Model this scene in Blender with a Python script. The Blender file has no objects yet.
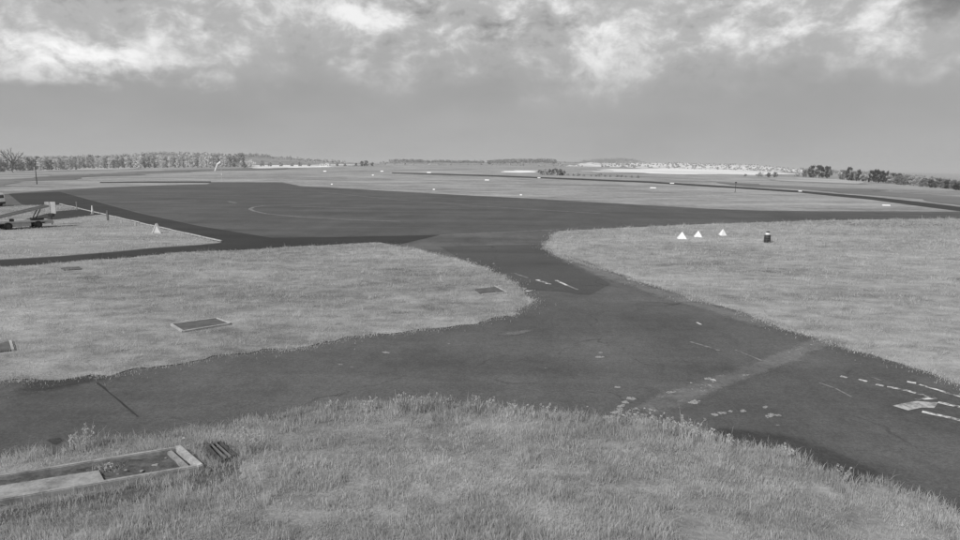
import bpy, bmesh, math, random
import numpy as np
from mathutils import Vector, Matrix
from mathutils.geometry import tessellate_polygon

SC = bpy.context.scene
COL = SC.collection
random.seed(7)
RNG = np.random.default_rng(7)

# ------------------------------------------------------------------ camera
CAM_H = 6.2                      # mast-mounted aerodrome camera, metres
F = 620.0                        # focal length in photo pixels (960 wide)
HZ = 166.0                       # row of the level horizon in the middle of the photo
ROLL = math.atan2(12.0, 960.0)
PITCH = math.atan2(270.0 - HZ, F)
_F = Vector((0, math.cos(PITCH), -math.sin(PITCH)))
_R0 = Vector((1, 0, 0))
_U0 = Vector((0, math.sin(PITCH), math.cos(PITCH)))
_R = _R0 * math.cos(ROLL) + _U0 * math.sin(ROLL)
_U = _U0 * math.cos(ROLL) - _R0 * math.sin(ROLL)
cam_data = bpy.data.cameras.new('camera')
cam = bpy.data.objects.new('camera', cam_data)
COL.objects.link(cam)
cam_data.sensor_width = 36.0
cam_data.lens = 36.0 * F / 960.0
cam_data.clip_start = 0.1
cam_data.clip_end = 20000
M4 = Matrix((( _R.x, _U.x, -_F.x, 0), (_R.y, _U.y, -_F.y, 0), (_R.z, _U.z, -_F.z, CAM_H), (0, 0, 0, 1)))
cam.matrix_world = M4
SC.camera = cam

# ------------------------------------------------------------------ light and sky
SUN_AZ = math.radians(-132)      # from the left, a little behind the camera
SUN_EL = math.radians(42)
SC.view_settings.view_transform = 'Standard'
SC.view_settings.look = 'None'
SC.view_settings.gamma = 1.0
SC.view_settings.use_curve_mapping = False
SC.view_settings.exposure = 0.0
SC.cycles.max_bounces = 5
SC.cycles.diffuse_bounces = 3
SC.cycles.volume_bounces = 0

sun_d = bpy.data.lights.new('sun', 'SUN')
sun_d.energy = 3.5
sun_d.angle = math.radians(5)
sun_d.color = (1, 0.995, 0.99)
sun = bpy.data.objects.new('sun', sun_d)
COL.objects.link(sun)
_sd = Vector((math.sin(SUN_AZ) * math.cos(SUN_EL), math.cos(SUN_AZ) * math.cos(SUN_EL), math.sin(SUN_EL)))
sun.rotation_euler = _sd.to_track_quat('Z', 'Y').to_euler()
sun.location = (-40, -20, 60)


class NT:
    """small helper for node trees: every call returns an output socket"""
    def __init__(self, tree):
        self.t = tree

    def node(self, kind, **kw):
        n = self.t.nodes.new(kind)
        for k, v in kw.items():
            setattr(n, k, v)
        return n

    def put(self, sock, v):
        if hasattr(v, 'links') or isinstance(v, bpy.types.NodeSocket):
            self.t.links.new(v, sock)
        else:
            sock.default_value = v

    def m(self, op, a, b=0.0, c=None, clamp=False):
        n = self.node('ShaderNodeMath', operation=op, use_clamp=clamp)
        self.put(n.inputs[0], a)
        self.put(n.inputs[1], b)
        if c is not None:
            self.put(n.inputs[2], c)
        return n.outputs[0]

    def ss(self, v, lo, hi, a=0.0, b=1.0):
        n = self.node('ShaderNodeMapRange', interpolation_type='SMOOTHSTEP')
        self.put(n.inputs[0], v)
        for i, q in enumerate((lo, hi, a, b)):
            self.put(n.inputs[1 + i], q)
        return n.outputs[0]

    def mix(self, f, a, b):
        n = self.node('ShaderNodeMix', data_type='FLOAT')
        self.put(n.inputs[0], f)
        self.put(n.inputs[2], a)
        self.put(n.inputs[3], b)
        return n.outputs[0]

    def noise(self, vec, scale, detail=4.0, rough=0.55, dist=0.0, lac=2.0):
        n = self.node('ShaderNodeTexNoise')
        self.t.links.new(vec, n.inputs['Vector'])
        n.inputs['Scale'].default_value = scale
        n.inputs['Detail'].default_value = detail
        n.inputs['Roughness'].default_value = rough
        n.inputs['Lacunarity'].default_value = lac
        n.inputs['Distortion'].default_value = dist
        return n.outputs[0]

    def scale(self, vec, s, off=(0, 0, 0)):
        n = self.node('ShaderNodeMapping')
        self.t.links.new(vec, n.inputs[0])
        n.inputs['Location'].default_value = off
        n.inputs['Scale'].default_value = s
        return n.outputs[0]

    def grey(self, v):
        n = self.node('ShaderNodeCombineColor')
        for i in range(3):
            self.put(n.inputs[i], v)
        return n.outputs[0]


def make_world():
    w = bpy.data.worlds.new('World')
    SC.world = w
    w.use_nodes = True
    nt = w.node_tree
    nt.nodes.clear()
    g = NT(nt)
    out = g.node('ShaderNodeOutputWorld')
    bg = g.node('ShaderNodeBackground')
    bg.inputs['Strength'].default_value = 0.1
    nt.links.new(bg.outputs[0], out.inputs[0])
    sky = g.node('ShaderNodeTexSky', sky_type='NISHITA')
    sky.sun_disc = False
    sky.sun_elevation = SUN_EL
    sky.sun_rotation = SUN_AZ
    bw = g.node('ShaderNodeRGBToBW')
    nt.links.new(sky.outputs[0], bw.inputs[0])
    clear = g.m('MULTIPLY', bw.outputs[0], 0.22)          # near-infrared sky is dark
    tc = g.node('ShaderNodeTexCoord')
    d = tc.outputs['Generated']
    sep = g.node('ShaderNodeSeparateXYZ')
    nt.links.new(d, sep.inputs[0])
    z = sep.outputs[2]
    az = g.m('ARCTAN2', sep.outputs[0], sep.outputs[1])
    # cloud coordinates: flattened layers, edges curled by a coarser noise
    wn = g.node('ShaderNodeTexNoise')
    nt.links.new(d, wn.inputs['Vector'])
    wn.inputs['Scale'].default_value = 7.0
    wn.inputs['Detail'].default_value = 3.0
    ws = g.node('ShaderNodeVectorMath', operation='SCALE')
    nt.links.new(wn.outputs['Color'], ws.inputs[0])
    ws.inputs['Scale'].default_value = 0.055
    wa = g.node('ShaderNodeVectorMath', operation='ADD')
    nt.links.new(d, wa.inputs[0])
    nt.links.new(ws.outputs[0], wa.inputs[1])
    dw = wa.outputs[0]
    n_big = g.noise(g.scale(d, (1.0, 1.0, 3.0), (3.1, 1.7, 0.4)), 2.6, 3.0, 0.5)
    n_mid = g.noise(g.scale(dw, (1.0, 1.0, 1.75), (0.35, 0.0, 0.2)), 6.5, 8.0, 0.58)
    n_fine = g.noise(g.scale(dw, (1.0, 1.0, 1.35), (7.7, 2.2, 1.0)), 17.0, 6.0, 0.6)

    def blob(a0, z0, ra, rz):
        e = g.m('ADD', g.m('POWER', g.m('DIVIDE', g.m('SUBTRACT', az, a0), ra), 2.0),
                g.m('POWER', g.m('DIVIDE', g.m('SUBTRACT', z, z0), rz), 2.0))
        return g.m('EXPONENT', g.m('MULTIPLY', e, -1.0))

    def total_of(lst):
        t = None
        for (a0, z0, ra, rz, k) in lst:
            q = g.m('MULTIPLY', blob(a0, z0, ra, rz), k)
            t = q if t is None else g.m('ADD', t, q)
        return t
    c_mid = g.m('SUBTRACT', n_mid, 0.5)
    c_fine = g.m('SUBTRACT', n_fine, 0.5)
    c_big = g.m('SUBTRACT', n_big, 0.5)
    # grey rain-cloud sheet from the horizon up
    sheet = g.m('ADD', 3.55, g.m('MULTIPLY', c_big, 1.6))
    sheet = g.m('ADD', sheet, g.m('MULTIPLY', c_mid, 0.7))
    sheet = g.m('ADD', sheet, g.ss(z, 0.11, 0.0, 0.0, 0.45))
    # broken bright cloud higher up
    zz = g.m('ADD', z, g.m('ADD', g.m('MULTIPLY', c_mid, 0.06), g.m('MULTIPLY', c_big, 0.10)))
    up = g.ss(zz, 0.095, 0.20)
    lights = total_of([(-0.62, 0.142, 0.14, 0.022, .17), (-0.46, 0.136, 0.055, 0.022, .22), (-0.62, 0.107, 0.09, 0.012, .14),
                       (0.36, 0.188, 0.15, 0.013, .17), (0.47, 0.215, 0.10, 0.022, .14), (0.00, 0.205, 0.20, 0.013, .08),
                       (-0.17, 0.212, 0.08, 0.013, .16), (0.55, 0.145, 0.18, 0.030, .07), (-0.30, 0.235, 0.2, 0.02, .05)])
    n_tiny = g.noise(g.scale(dw, (1.0, 1.0, 1.7), (2.7, 5.2, 3.0)), 42.0, 5.0, 0.6)
    c_tiny = g.m('SUBTRACT', n_tiny, 0.5)
    f = g.m('ADD', g.m('ADD', 0.5, g.m('MULTIPLY', c_tiny, 0.30)), g.m('ADD', g.m('MULTIPLY', c_mid, 0.75), g.m('MULTIPLY', c_fine, 0.80)))
    low = total_of([(-0.58, 0.135, 0.20, 0.045, 1.3)])
    upm = g.m('MAXIMUM', up, g.m('MULTIPLY', low, g.ss(g.m('ADD', z, g.m('MULTIPLY', c_mid, 0.05)), 0.094, 0.106)))
    br = g.m('MULTIPLY', g.ss(g.m('ADD', f, lights), 0.48, 0.84), upm)
    dk = g.m('MULTIPLY', g.ss(g.m('ADD', f, lights), 0.47, 0.33), upm)
    total = g.mix(up, sheet, g.m('ADD', 4.55, g.m('MULTIPLY', c_big, 1.2)))
    total = g.m('ADD', total, g.m('MULTIPLY', br, 4.7))
    total = g.m('MULTIPLY', total, g.m('SUBTRACT', 1.0, g.m('MULTIPLY', dk, 0.24)))
    # clear gaps between the clouds
    n_gap = g.noise(g.scale(dw, (1.0, 1.0, 2.2), (1.3, 9.4, 2.0)), 5.0, 6.0, 0.58)
    gap = g.m('ADD', n_gap, total_of([(0.43, 0.250, 0.10, 0.016, .34), (0.66, 0.205, 0.07, 0.018, .30)]))
    gap = g.m('MULTIPLY', g.ss(gap, 0.54, 0.72), g.ss(z, 0.16, 0.21))
    total = g.mix(g.m('MULTIPLY', gap, 0.75), total, clear)
    nt.links.new(g.grey(total), bg.inputs[0])


make_world()

# ------------------------------------------------------------------ terrain
_bx = np.array([-520, -480, -360, -240, -100, 0, 120, 240, 340, 420, 480, 520], float)
_by = np.array([-3.5, -3.0, -0.6, 2.0, 4.0, 4.5, 4.3, 3.2, 1.3, -2.6, -6.0, -8.0], float)
_poly = np.polyfit(_bx / 480, _by, 5)


def terrain(x, y):
    """height of the land: level round the taxiway, gently rolling further out (numpy or float)"""
    x = np.asarray(x, float)
    y = np.asarray(y, float)
    ys = np.maximum(y, 1.0)
    u = np.clip(x / ys / (480 / F), -1.08, 1.08)
    bow = np.polyval(_poly, u) / F
    t = np.clip((y - 120) / 330, 0, 1)
    s = t * t * (3 - 2 * t)
    return bow * s * np.minimum(ys, 1000.0)


def ray(px, py):
    return _F + _R * ((px - 480) / F) + _U * ((270 - py) / F)


def gp(px, py, dz=0.0):
    """photo pixel -> point on the land"""
    d = ray(px, py)
    d = d / d.y
    o = Vector((0, 0, CAM_H))
    lo, step = 1.0, 1.0
    y = 1.0
    while y < 6000:
        p = o + d * y
        if p.z <= float(terrain(p.x, p.y)):
            hi = y
            for _ in range(30):
                mid = (lo + hi) / 2
                p = o + d * mid
                if p.z <= float(terrain(p.x, p.y)):
                    hi = mid
                else:
                    lo = mid
            p = o + d * hi
            return Vector((p.x, p.y, float(terrain(p.x, p.y)) + dz))
        lo = y
        y *= 1.02
    p = o + d * 1500
    return Vector((p.x, p.y, float(terrain(p.x, p.y)) + dz))


def at_depth(px, py, y):
    d = ray(px, py)
    d = d / d.y
    return Vector((0, 0, CAM_H)) + d * y


def mpp(p):
    """metres per photo pixel at a point"""
    v = p - Vector((0, 0, CAM_H))
    return v.dot(_F) / F


# ------------------------------------------------------------------ materials
def base_mat(name, rough=0.9):
    m = bpy.data.materials.new(name)
    m.use_nodes = True
    nt = m.node_tree
    b = nt.nodes['Principled BSDF']
    b.inputs['Roughness'].default_value = rough
    b.inputs['Specular IOR Level'].default_value = 0.25
    g = NT(nt)
    geo = g.node('ShaderNodeNewGeometry')
    return m, g, b, geo


def bump(g, b, h, strength, dist=0.02):
    n = g.node('ShaderNodeBump')
    n.inputs['Strength'].default_value = strength
    n.inputs['Distance'].default_value = dist
    g.put(n.inputs['Height'], h)
    g.t.links.new(n.outputs[0], b.inputs['Normal'])


def simple_mat(name, v, var=0.15, scale=6.0, rough=0.7, bump_s=0.15, spec=None, obj_coords=True):
    """painted / metal / concrete surface: base grey with patchy wear"""
    m, g, b, geo = base_mat(name, rough)
    if obj_coords:
        tc = g.node('ShaderNodeTexCoord')
        p = tc.outputs['Object']
    else:
        p = geo.outputs['Position']
    n = g.noise(p, scale, 6.0, 0.65)
    n2 = g.noise(p, scale * 7.3, 3.0, 0.6)
    k = g.m('ADD', g.m('MULTIPLY', n, 0.7), g.m('MULTIPLY', n2, 0.3))
    c = g.ss(k, 0.3, 0.7, v * (1 - var), v * (1 + var))
    g.t.links.new(g.grey(c), b.inputs['Base Color'])
    if bump_s:
        bump(g, b, k, bump_s)
    if spec is not None:
        b.inputs['Specular IOR Level'].default_value = spec
    return m


def grass_ground_mat(name='grass_ground', lo=0.15, hi=0.40):
    m, g, b, geo = base_mat(name, 1.0)
    p = geo.outputs['Position']
    n0 = g.noise(p, 0.018, 3.0, 0.5)
    n1 = g.noise(g.scale(p, (0.55, 1.0, 1.0)), 0.16, 5.0, 0.6)
    n2 = g.noise(g.scale(p, (0.7, 1.0, 1.0)), 1.1, 6.0, 0.68)
    n3 = g.noise(p, 11.0, 4.0, 0.7)
    k = g.m('ADD', g.m('ADD', g.m('MULTIPLY', n0, 0.25), g.m('MULTIPLY', n1, 0.3)),
            g.m('ADD', g.m('MULTIPLY', n2, 0.3), g.m('MULTIPLY', n3, 0.15)))
    c = g.ss(k, 0.36, 0.64, lo, hi)
    # mown, slightly paler streaks out on the strip
    st = g.noise(g.scale(p, (0.006, 0.07, 1.0)), 1.0, 4.0, 0.6)
    c = g.m('MULTIPLY', c, g.ss(st, 0.3, 0.7, 0.86, 1.14))
    g.t.links.new(g.grey(c), b.inputs['Base Color'])
    bump(g, b, g.m('ADD', n2, g.m('MULTIPLY', n3, 0.4)), 0.7, 0.12)
    b.inputs['Specular IOR Level'].default_value = 0.0
    return m


def blade_mat(name, lo, hi):
    m, g, b, geo = base_mat(name, 0.9)
    r = geo.outputs['Random Per Island']
    p = geo.outputs['Position']
    n = g.noise(p, 0.55, 4.0, 0.6)
    n2 = g.noise(p, 3.0, 3.0, 0.6)
    k = g.m('ADD', g.m('MULTIPLY', r, 0.25), g.m('ADD', g.m('MULTIPLY', n, 0.45), g.m('MULTIPLY', n2, 0.30)))
    c = g.ss(k, 0.28, 0.72, lo, hi)
    g.t.links.new(g.grey(c), b.inputs['Base Color'])
    b.inputs['Specular IOR Level'].default_value = 0.0
    # thin leaves let some light through
    tr = g.node('ShaderNodeBsdfTranslucent')
    g.t.links.new(g.grey(c), tr.inputs['Color'])
    mx = g.node('ShaderNodeMixShader')
    mx.inputs[0].default_value = 0.5
    g.t.links.new(b.outputs[0], mx.inputs[1])
    g.t.links.new(tr.outputs[0], mx.inputs[2])
    out = g.t.nodes['Material Output']
    g.t.links.new(mx.outputs[0], out.inputs[0])
    return m


def asphalt_mat(name, v, patchy=0.22, soft=False):
    m, g, b, geo = base_mat(name, 0.85)
    p = geo.outputs['Position']
    n0 = g.noise(p, 0.045, 4.0, 0.6, 0.6)
    n1 = g.noise(g.scale(p, (1.0, 0.5, 1.0)), 0.33, 6.0, 0.65)
    n2 = g.noise(p, 2.2, 5.0, 0.7)
    n3 = g.noise(p, 16.0, 5.0, 0.8)
    k = g.m('ADD', g.m('ADD', g.m('MULTIPLY', n0, 0.28), g.m('MULTIPLY', n1, 0.32)),
            g.m('ADD', g.m('MULTIPLY', n2, 0.20), g.m('MULTIPLY', n3, 0.20)))
    c = g.ss(k, 0.32, 0.68, v * (1 - patchy), v * (1 + patchy))
    # weathered hairline cracks, broken up by noise
    vo = g.node('ShaderNodeTexVoronoi', feature='DISTANCE_TO_EDGE')
    wv = g.node('ShaderNodeVectorMath', operation='ADD')
    nz = g.node('ShaderNodeTexNoise')
    nz.inputs['Scale'].default_value = 0.8
    nz.inputs['Detail'].default_value = 4.0
    g.t.links.new(p, nz.inputs['Vector'])
    sc = g.node('ShaderNodeVectorMath', operation='SCALE')
    g.t.links.new(nz.outputs['Color'], sc.inputs[0])
    sc.inputs['Scale'].default_value = 1.6
    g.t.links.new(p, wv.inputs[0])
    g.t.links.new(sc.outputs[0], wv.inputs[1])
    g.t.links.new(wv.outputs[0], vo.inputs['Vector'])
    vo.inputs['Scale'].default_value = 0.16
    crack = g.m('MULTIPLY', g.ss(vo.outputs['Distance'], 0.010, 0.003), g.ss(n1, 0.48, 0.60))
    c = g.m('MULTIPLY', c, g.m('SUBTRACT', 1.0, g.m('MULTIPLY', crack, 0.35)))
    c = g.m('MULTIPLY', c, g.ss(g.noise(p, 8.0, 6.0, 0.9), 0.3, 0.7, 0.74, 1.26))
    c = g.m('MULTIPLY', c, g.ss(g.noise(g.scale(p, (0.035, 0.22, 1.0)), 1.0, 5.0, 0.65, 0.5), 0.3, 0.7, 0.84, 1.18))
    # stray pale grit
    grit = g.ss(g.noise(p, 9.0, 2.0, 0.5), 0.75, 0.82)
    c = g.m('ADD', c, g.m('MULTIPLY', grit, v * 0.5))
    g.t.links.new(g.grey(c), b.inputs['Base Color'])
    bump(g, b, g.m('ADD', n3, g.m('MULTIPLY', n2, 0.4)), 0.25, 0.01)
    b.inputs['Specular IOR Level'].default_value = 0.18
    if soft:                     # worn patch: its edge breaks up into the asphalt around it
        at = g.node('ShaderNodeAttribute', attribute_name='fade')
        e = g.m('ADD', at.outputs['Fac'], g.m('MULTIPLY', g.m('SUBTRACT', g.noise(p, 1.3, 6.0, 0.7), 0.5), 1.5))
        fac = g.ss(e, 0.0, 1.0, 0.0, 0.85)
        tr = g.node('ShaderNodeBsdfTransparent')
        mx = g.node('ShaderNodeMixShader')
        g.put(mx.inputs[0], fac)
        g.t.links.new(tr.outputs[0], mx.inputs[1])
        g.t.links.new(b.outputs[0], mx.inputs[2])
        g.t.links.new(mx.outputs[0], g.t.nodes['Material Output'].inputs[0])
    return m


def paint_mat(name, v, under):
    """old paint, worn through to the asphalt"""
    m, g, b, geo = base_mat(name, 0.7)
    p = geo.outputs['Position']
    n = g.noise(p, 2.8, 6.0, 0.7)
    c = g.mix(g.ss(n, 0.40, 0.56), under, v)
    g.t.links.new(g.grey(c), b.inputs['Base Color'])
    return m


def field_mat(name, lo, hi, scale=0.02, speck=0.0):
    m, g, b, geo = base_mat(name, 1.0)
    p = geo.outputs['Position']
    n = g.noise(g.scale(p, (0.5, 1.0, 1.0)), scale, 5.0, 0.6)
    c = g.ss(n, 0.32, 0.68, lo, hi)
    if speck:
        s = g.ss(g.noise(p, 0.075, 3.0, 0.6), 0.52, 0.60)
        c = g.mix(g.m('MULTIPLY', s, speck), c, 0.12)
    g.t.links.new(g.grey(c), b.inputs['Base Color'])
    b.inputs['Specular IOR Level'].default_value = 0.0
    return m


def leaf_mat(name, lo, hi):
    m, g, b, geo = base_mat(name, 0.9)
    r = geo.outputs['Random Per Island']
    c = g.ss(r, 0.0, 1.0, lo, hi)
    g.t.links.new(g.grey(c), b.inputs['Base Color'])
    b.inputs['Specular IOR Level'].default_value = 0.1
    return m


MAT = {
    'grass': grass_ground_mat(),
    'turf': grass_ground_mat('thin_turf', 0.11, 0.44),
    'blade': blade_mat('grass_blades', 0.37, 0.70),
    'blade_pale': blade_mat('dry_grass_blades', 0.36, 0.75),
    'asphalt': asphalt_mat('asphalt', 0.094, 0.42),
    'asphalt_apron': asphalt_mat('asphalt_apron', 0.080, 0.32),
    'asphalt_dark': asphalt_mat('asphalt_dark', 0.034),
    'asphalt_new': asphalt_mat('asphalt_overlay', 0.068, 0.18),
    'asphalt_pale': asphalt_mat('asphalt_pale', 0.125, 0.25),
    'soft_pale': asphalt_mat('worn_pale_asphalt', 0.165, 0.3, True),
    'soft_dark': asphalt_mat('stained_asphalt', 0.062, 0.3, True),
    'paint_mid': paint_mat('dulled_paint', 0.42, 0.20),
    'paint': paint_mat('worn_white_paint', 0.62, 0.09),
    'paint_faint': paint_mat('faded_paint', 0.21, 0.09),
    'tar': simple_mat('tar', 0.03, 0.3, 3.0, obj_coords=False),
    'white': simple_mat('white_paint', 0.78, 0.08, 4.0, 0.5),
    'offwhite': simple_mat('dull_white_paint', 0.5, 0.15, 4.0, 0.6),
    'greymetal': simple_mat('grey_metal', 0.28, 0.2, 5.0, 0.5),
    'pale_metal': simple_mat('pale_metal', 0.42, 0.2, 3.0, 0.5),
    'darkmetal': simple_mat('dark_metal', 0.045, 0.3, 5.0, 0.55),
    'tyre': simple_mat('tyre_rubber', 0.018, 0.2, 12.0, 0.85),
    'glass': simple_mat('dark_glass', 0.02, 0.1, 2.0, 0.08, 0.0, 0.5),
    'concrete': simple_mat('concrete', 0.25, 0.4, 3.0, 0.9, 0.3, obj_coords=False),
    'concrete_pale': simple_mat('pale_concrete', 0.38, 0.35, 4.0, 0.9, 0.3, obj_coords=False),
    'concrete_dark': simple_mat('dark_concrete', 0.10, 0.3, 3.0, 0.9, 0.3, obj_coords=False),
    'soil': simple_mat('soil', 0.085, 0.5, 5.0, 1.0, 0.9, obj_coords=False),
    'rock': simple_mat('pale_rubble', 0.27, 0.25, 9.0, 1.0, 0.6),
    'rust': simple_mat('rusty_iron', 0.07, 0.5, 9.0, 0.95, 0.5),
    'wood': simple_mat('weathered_wood', 0.16, 0.3, 6.0, 0.9),
    'bark': simple_mat('bark', 0.10, 0.3, 2.0, 1.0),
    'bark_pale': simple_mat('pale_bark', 0.30, 0.3, 2.0, 1.0),
    'leaf_pale': leaf_mat('pale_foliage', 0.30, 0.50),
    'leaf_white': leaf_mat('bright_foliage', 0.6, 0.8),
    'leaf_mid': leaf_mat('mid_foliage', 0.17, 0.29),
    'leaf_dark': leaf_mat('dark_foliage', 0.04, 0.10),
    'field_white': field_mat('dry_field_painted_sun', 0.52, 0.80),  # pale dry grass, with the distant sunshine also put into its colour
    'field_light': field_mat('light_field', 0.30, 0.46),
    'field_dull': field_mat('dull_field', 0.13, 0.20),
    'hill': field_mat('hill_pasture', 0.16, 0.34, 0.006, 0.6),
    'hill_bright': field_mat('bright_hill_pasture', 0.48, 0.85, 0.01, 0.45),
}


# ------------------------------------------------------------------ mesh helpers
def tag(o, label=None, cat=None, group=None, kind=None):
    if label:
        o['label'] = label
    if cat:
        o['category'] = cat
    if group:
        o['group'] = group
    if kind:
        o['kind'] = kind
    return o


def link(name, me, mat, parent=None):
    o = bpy.data.objects.new(name, me)
    COL.objects.link(o)
    if mat is not None and not me.materials:
        me.materials.append(MAT[mat] if isinstance(mat, str) else mat)
    if parent is not None:
        o.parent = parent
    return o


def empty(name, loc, rz=0.0):
    o = bpy.data.objects.new(name, None)
    o.empty_display_size = 0.3
    COL.objects.link(o)
    o.location = loc
    o.rotation_euler = (0, 0, rz)
    return o


class MB:
    def __init__(self):
        self.bm = bmesh.new()

    def box(self, c, s, rot=None, bevel=0.0):
        r = bmesh.ops.create_cube(self.bm, size=1.0)
        vs = r['verts']
        mtx = Matrix.Translation(c) @ (rot.to_4x4() if rot is not None else Matrix.Identity(4)) @ Matrix.Diagonal((s[0], s[1], s[2], 1))
        bmesh.ops.transform(self.bm, matrix=mtx, verts=vs)
        if bevel:
            es = list({e for v in vs for e in v.link_edges})
            bmesh.ops.bevel(self.bm, geom=es, offset=bevel, segments=2, affect='EDGES')
        return self

    def tube(self, a, b, r0, r1=None, seg=8, cap=True):
        a, b = Vector(a), Vector(b)
        r1 = r0 if r1 is None else r1
        d = b - a
        r = bmesh.ops.create_cone(self.bm, cap_ends=cap, segments=seg, radius1=r0, radius2=max(r1, 1e-4), depth=d.length)
        q = Vector((0, 0, 1)).rotation_difference(d.normalized())
        bmesh.ops.transform(self.bm, matrix=Matrix.Translation((a + b) / 2) @ q.to_matrix().to_4x4(), verts=r['verts'])
        return self

    def lathe(self, prof, seg=16, c=(0, 0, 0)):
        rings = []
        for r, z in prof:
            rings.append([self.bm.verts.new((c[0] + r * math.cos(2 * math.pi * i / seg), c[1] + r * math.sin(2 * math.pi * i / seg), c[2] + z)) for i in range(seg)])
        for q in range(len(rings) - 1):
            for i in range(seg):
                j = (i + 1) % seg
                self.bm.faces.new((rings[q][i], rings[q][j], rings[q + 1][j], rings[q + 1][i]))
        self.bm.faces.new(list(reversed(rings[0])))
        self.bm.faces.new(rings[-1])
        return self

    def prism(self, prof, axis_len, y0=0.0):
        """closed (x,z) outline extruded along y"""
        a = [self.bm.verts.new((x, y0, z)) for x, z in prof]
        b = [self.bm.verts.new((x, y0 + axis_len, z)) for x, z in prof]
        n = len(prof)
        self.bm.faces.new(a)
        self.bm.faces.new(list(reversed(b)))
        for i in range(n):
            j = (i + 1) % n
            self.bm.faces.new((a[j], a[i], b[i], b[j]))
        return self

    def mesh(self, name, smooth=False):
        bmesh.ops.recalc_face_normals(self.bm, faces=self.bm.faces)
        me = bpy.data.meshes.new(name)
        self.bm.to_mesh(me)
        self.bm.free()
        if smooth:
            for p in me.polygons:
                p.use_smooth = True
        return me

    def build(self, name, mat, parent=None, smooth=False):
        return link(name, self.mesh(name, smooth), mat, parent)


def vnoise1(n, period, rng):
    """smooth 1D noise of n samples"""
    k = max(2, int(n / period) + 2)
    a = rng.uniform(-1, 1, k)
    t = np.linspace(0, k - 1.001, n)
    i = t.astype(int)
    f = t - i
    f = f * f * (3 - 2 * f)
    return a[i] * (1 - f) + a[i + 1] * f


def vnoise2(x, y, scale, seed=0):
    """value noise in 0..1, vectorised"""
    rng = np.random.default_rng(seed)
    tab = rng.random((256, 256))
    X = x / scale + 1000.0
    Y = y / scale + 1000.0
    xi = np.floor(X).astype(int)
    yi = np.floor(Y).astype(int)
    fx = X - xi
    fy = Y - yi
    fx = fx * fx * (3 - 2 * fx)
    fy = fy * fy * (3 - 2 * fy)
    a = tab[xi & 255, yi & 255]
    b = tab[(xi + 1) & 255, yi & 255]
    c = tab[xi & 255, (yi + 1) & 255]
    d = tab[(xi + 1) & 255, (yi + 1) & 255]
    return (a * (1 - fx) + b * fx) * (1 - fy) + (c * (1 - fx) + d * fx) * fy


def px_poly(pts):
    return [tuple(gp(*p)[:2]) for p in pts]


def rough_edge(poly, seg=0.35, amp=0.12, rng=RNG, closed=True, rel=0.0):
    """walk a world-space outline in short steps and make it uneven"""
    out = []
    n = len(poly)
    for i in range(n if closed else n - 1):
        a = np.array(poly[i])
        b = np.array(poly[(i + 1) % n])
        L = np.linalg.norm(b - a)
        dist = max(abs(a[1]), 5.0)
        s = max(seg, dist * 0.012)
        k = int(np.clip(L / s, 1, 160))
        nrm = np.array([-(b - a)[1], (b - a)[0]]) / max(L, 1e-6)
        w = vnoise1(k + 1, 7, rng) * 0.7 + vnoise1(k + 1, 2.5, rng) * 0.5 + rng.uniform(-0.3, 0.3, k + 1)
        A = amp * (1 + rel * dist)
        for j in range(k):
            t = j / k
            e = min(1.0, 4 * t + 0.3, 4 * (1 - t) + 0.3)
            out.append(tuple(a + (b - a) * t + nrm * w[j] * A * e))
    if not closed:
        out.append(tuple(poly[-1]))
    return out


def sheet(name, poly, off, mat, parent=None, kind=None, far=0.0):
    """outline (world xy) -> sheet draped on the land"""
    tri = tessellate_polygon([[Vector((p[0], p[1], 0)) for p in poly]])
    bm = bmesh.new()
    vs = [bm.verts.new((p[0], p[1], 0)) for p in poly]
    for t in tri:
        try:
            bm.faces.new([vs[i] for i in t])
        except ValueError:
            pass
    ys = [p[1] for p in poly]
    xs = [p[0] for p in poly]
    if max(ys) > 118:
        y = 118.0
        while y < max(ys):
            if y > min(ys):
                bmesh.ops.bisect_plane(bm, geom=bm.verts[:] + bm.edges[:] + bm.faces[:], plane_co=(0, y, 0), plane_no=(0, 1, 0))
            y += max(10.0, y * 0.03)
        st = 14.0 if max(ys) < 300 else 30.0
        x = math.ceil(min(xs) / st) * st
        while x < max(xs):
            bmesh.ops.bisect_plane(bm, geom=bm.verts[:] + bm.edges[:] + bm.faces[:], plane_co=(x, 0, 0), plane_no=(1, 0, 0))
            x += st
    for v in bm.verts:
        d = max(0.0, v.co.y - 100)
        v.co.z = float(terrain(v.co.x, v.co.y)) + off + d * (0.0004 + far)
    bmesh.ops.recalc_face_normals(bm, faces=bm.faces)
    for f in bm.faces:
        if f.normal.z < 0:
            f.normal_flip()
    me = bpy.data.meshes.new(name)
    bm.to_mesh(me)
    bm.free()
    o = link(name, me, mat, parent)
    if kind:
        o['kind'] = kind
    return o


def inside(px, py, poly):
    poly = np.array(poly)
    r = np.zeros(len(px), bool)
    x1, y1 = poly[-1]
    for x2, y2 in poly:
        c = ((y2 > py) != (y1 > py))
        if abs(y1 - y2) > 1e-9:
            r ^= c & (px < (x1 - x2) * (py - y2) / (y1 - y2) + x2)
        x1, y1 = x2, y2
    return r


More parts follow.
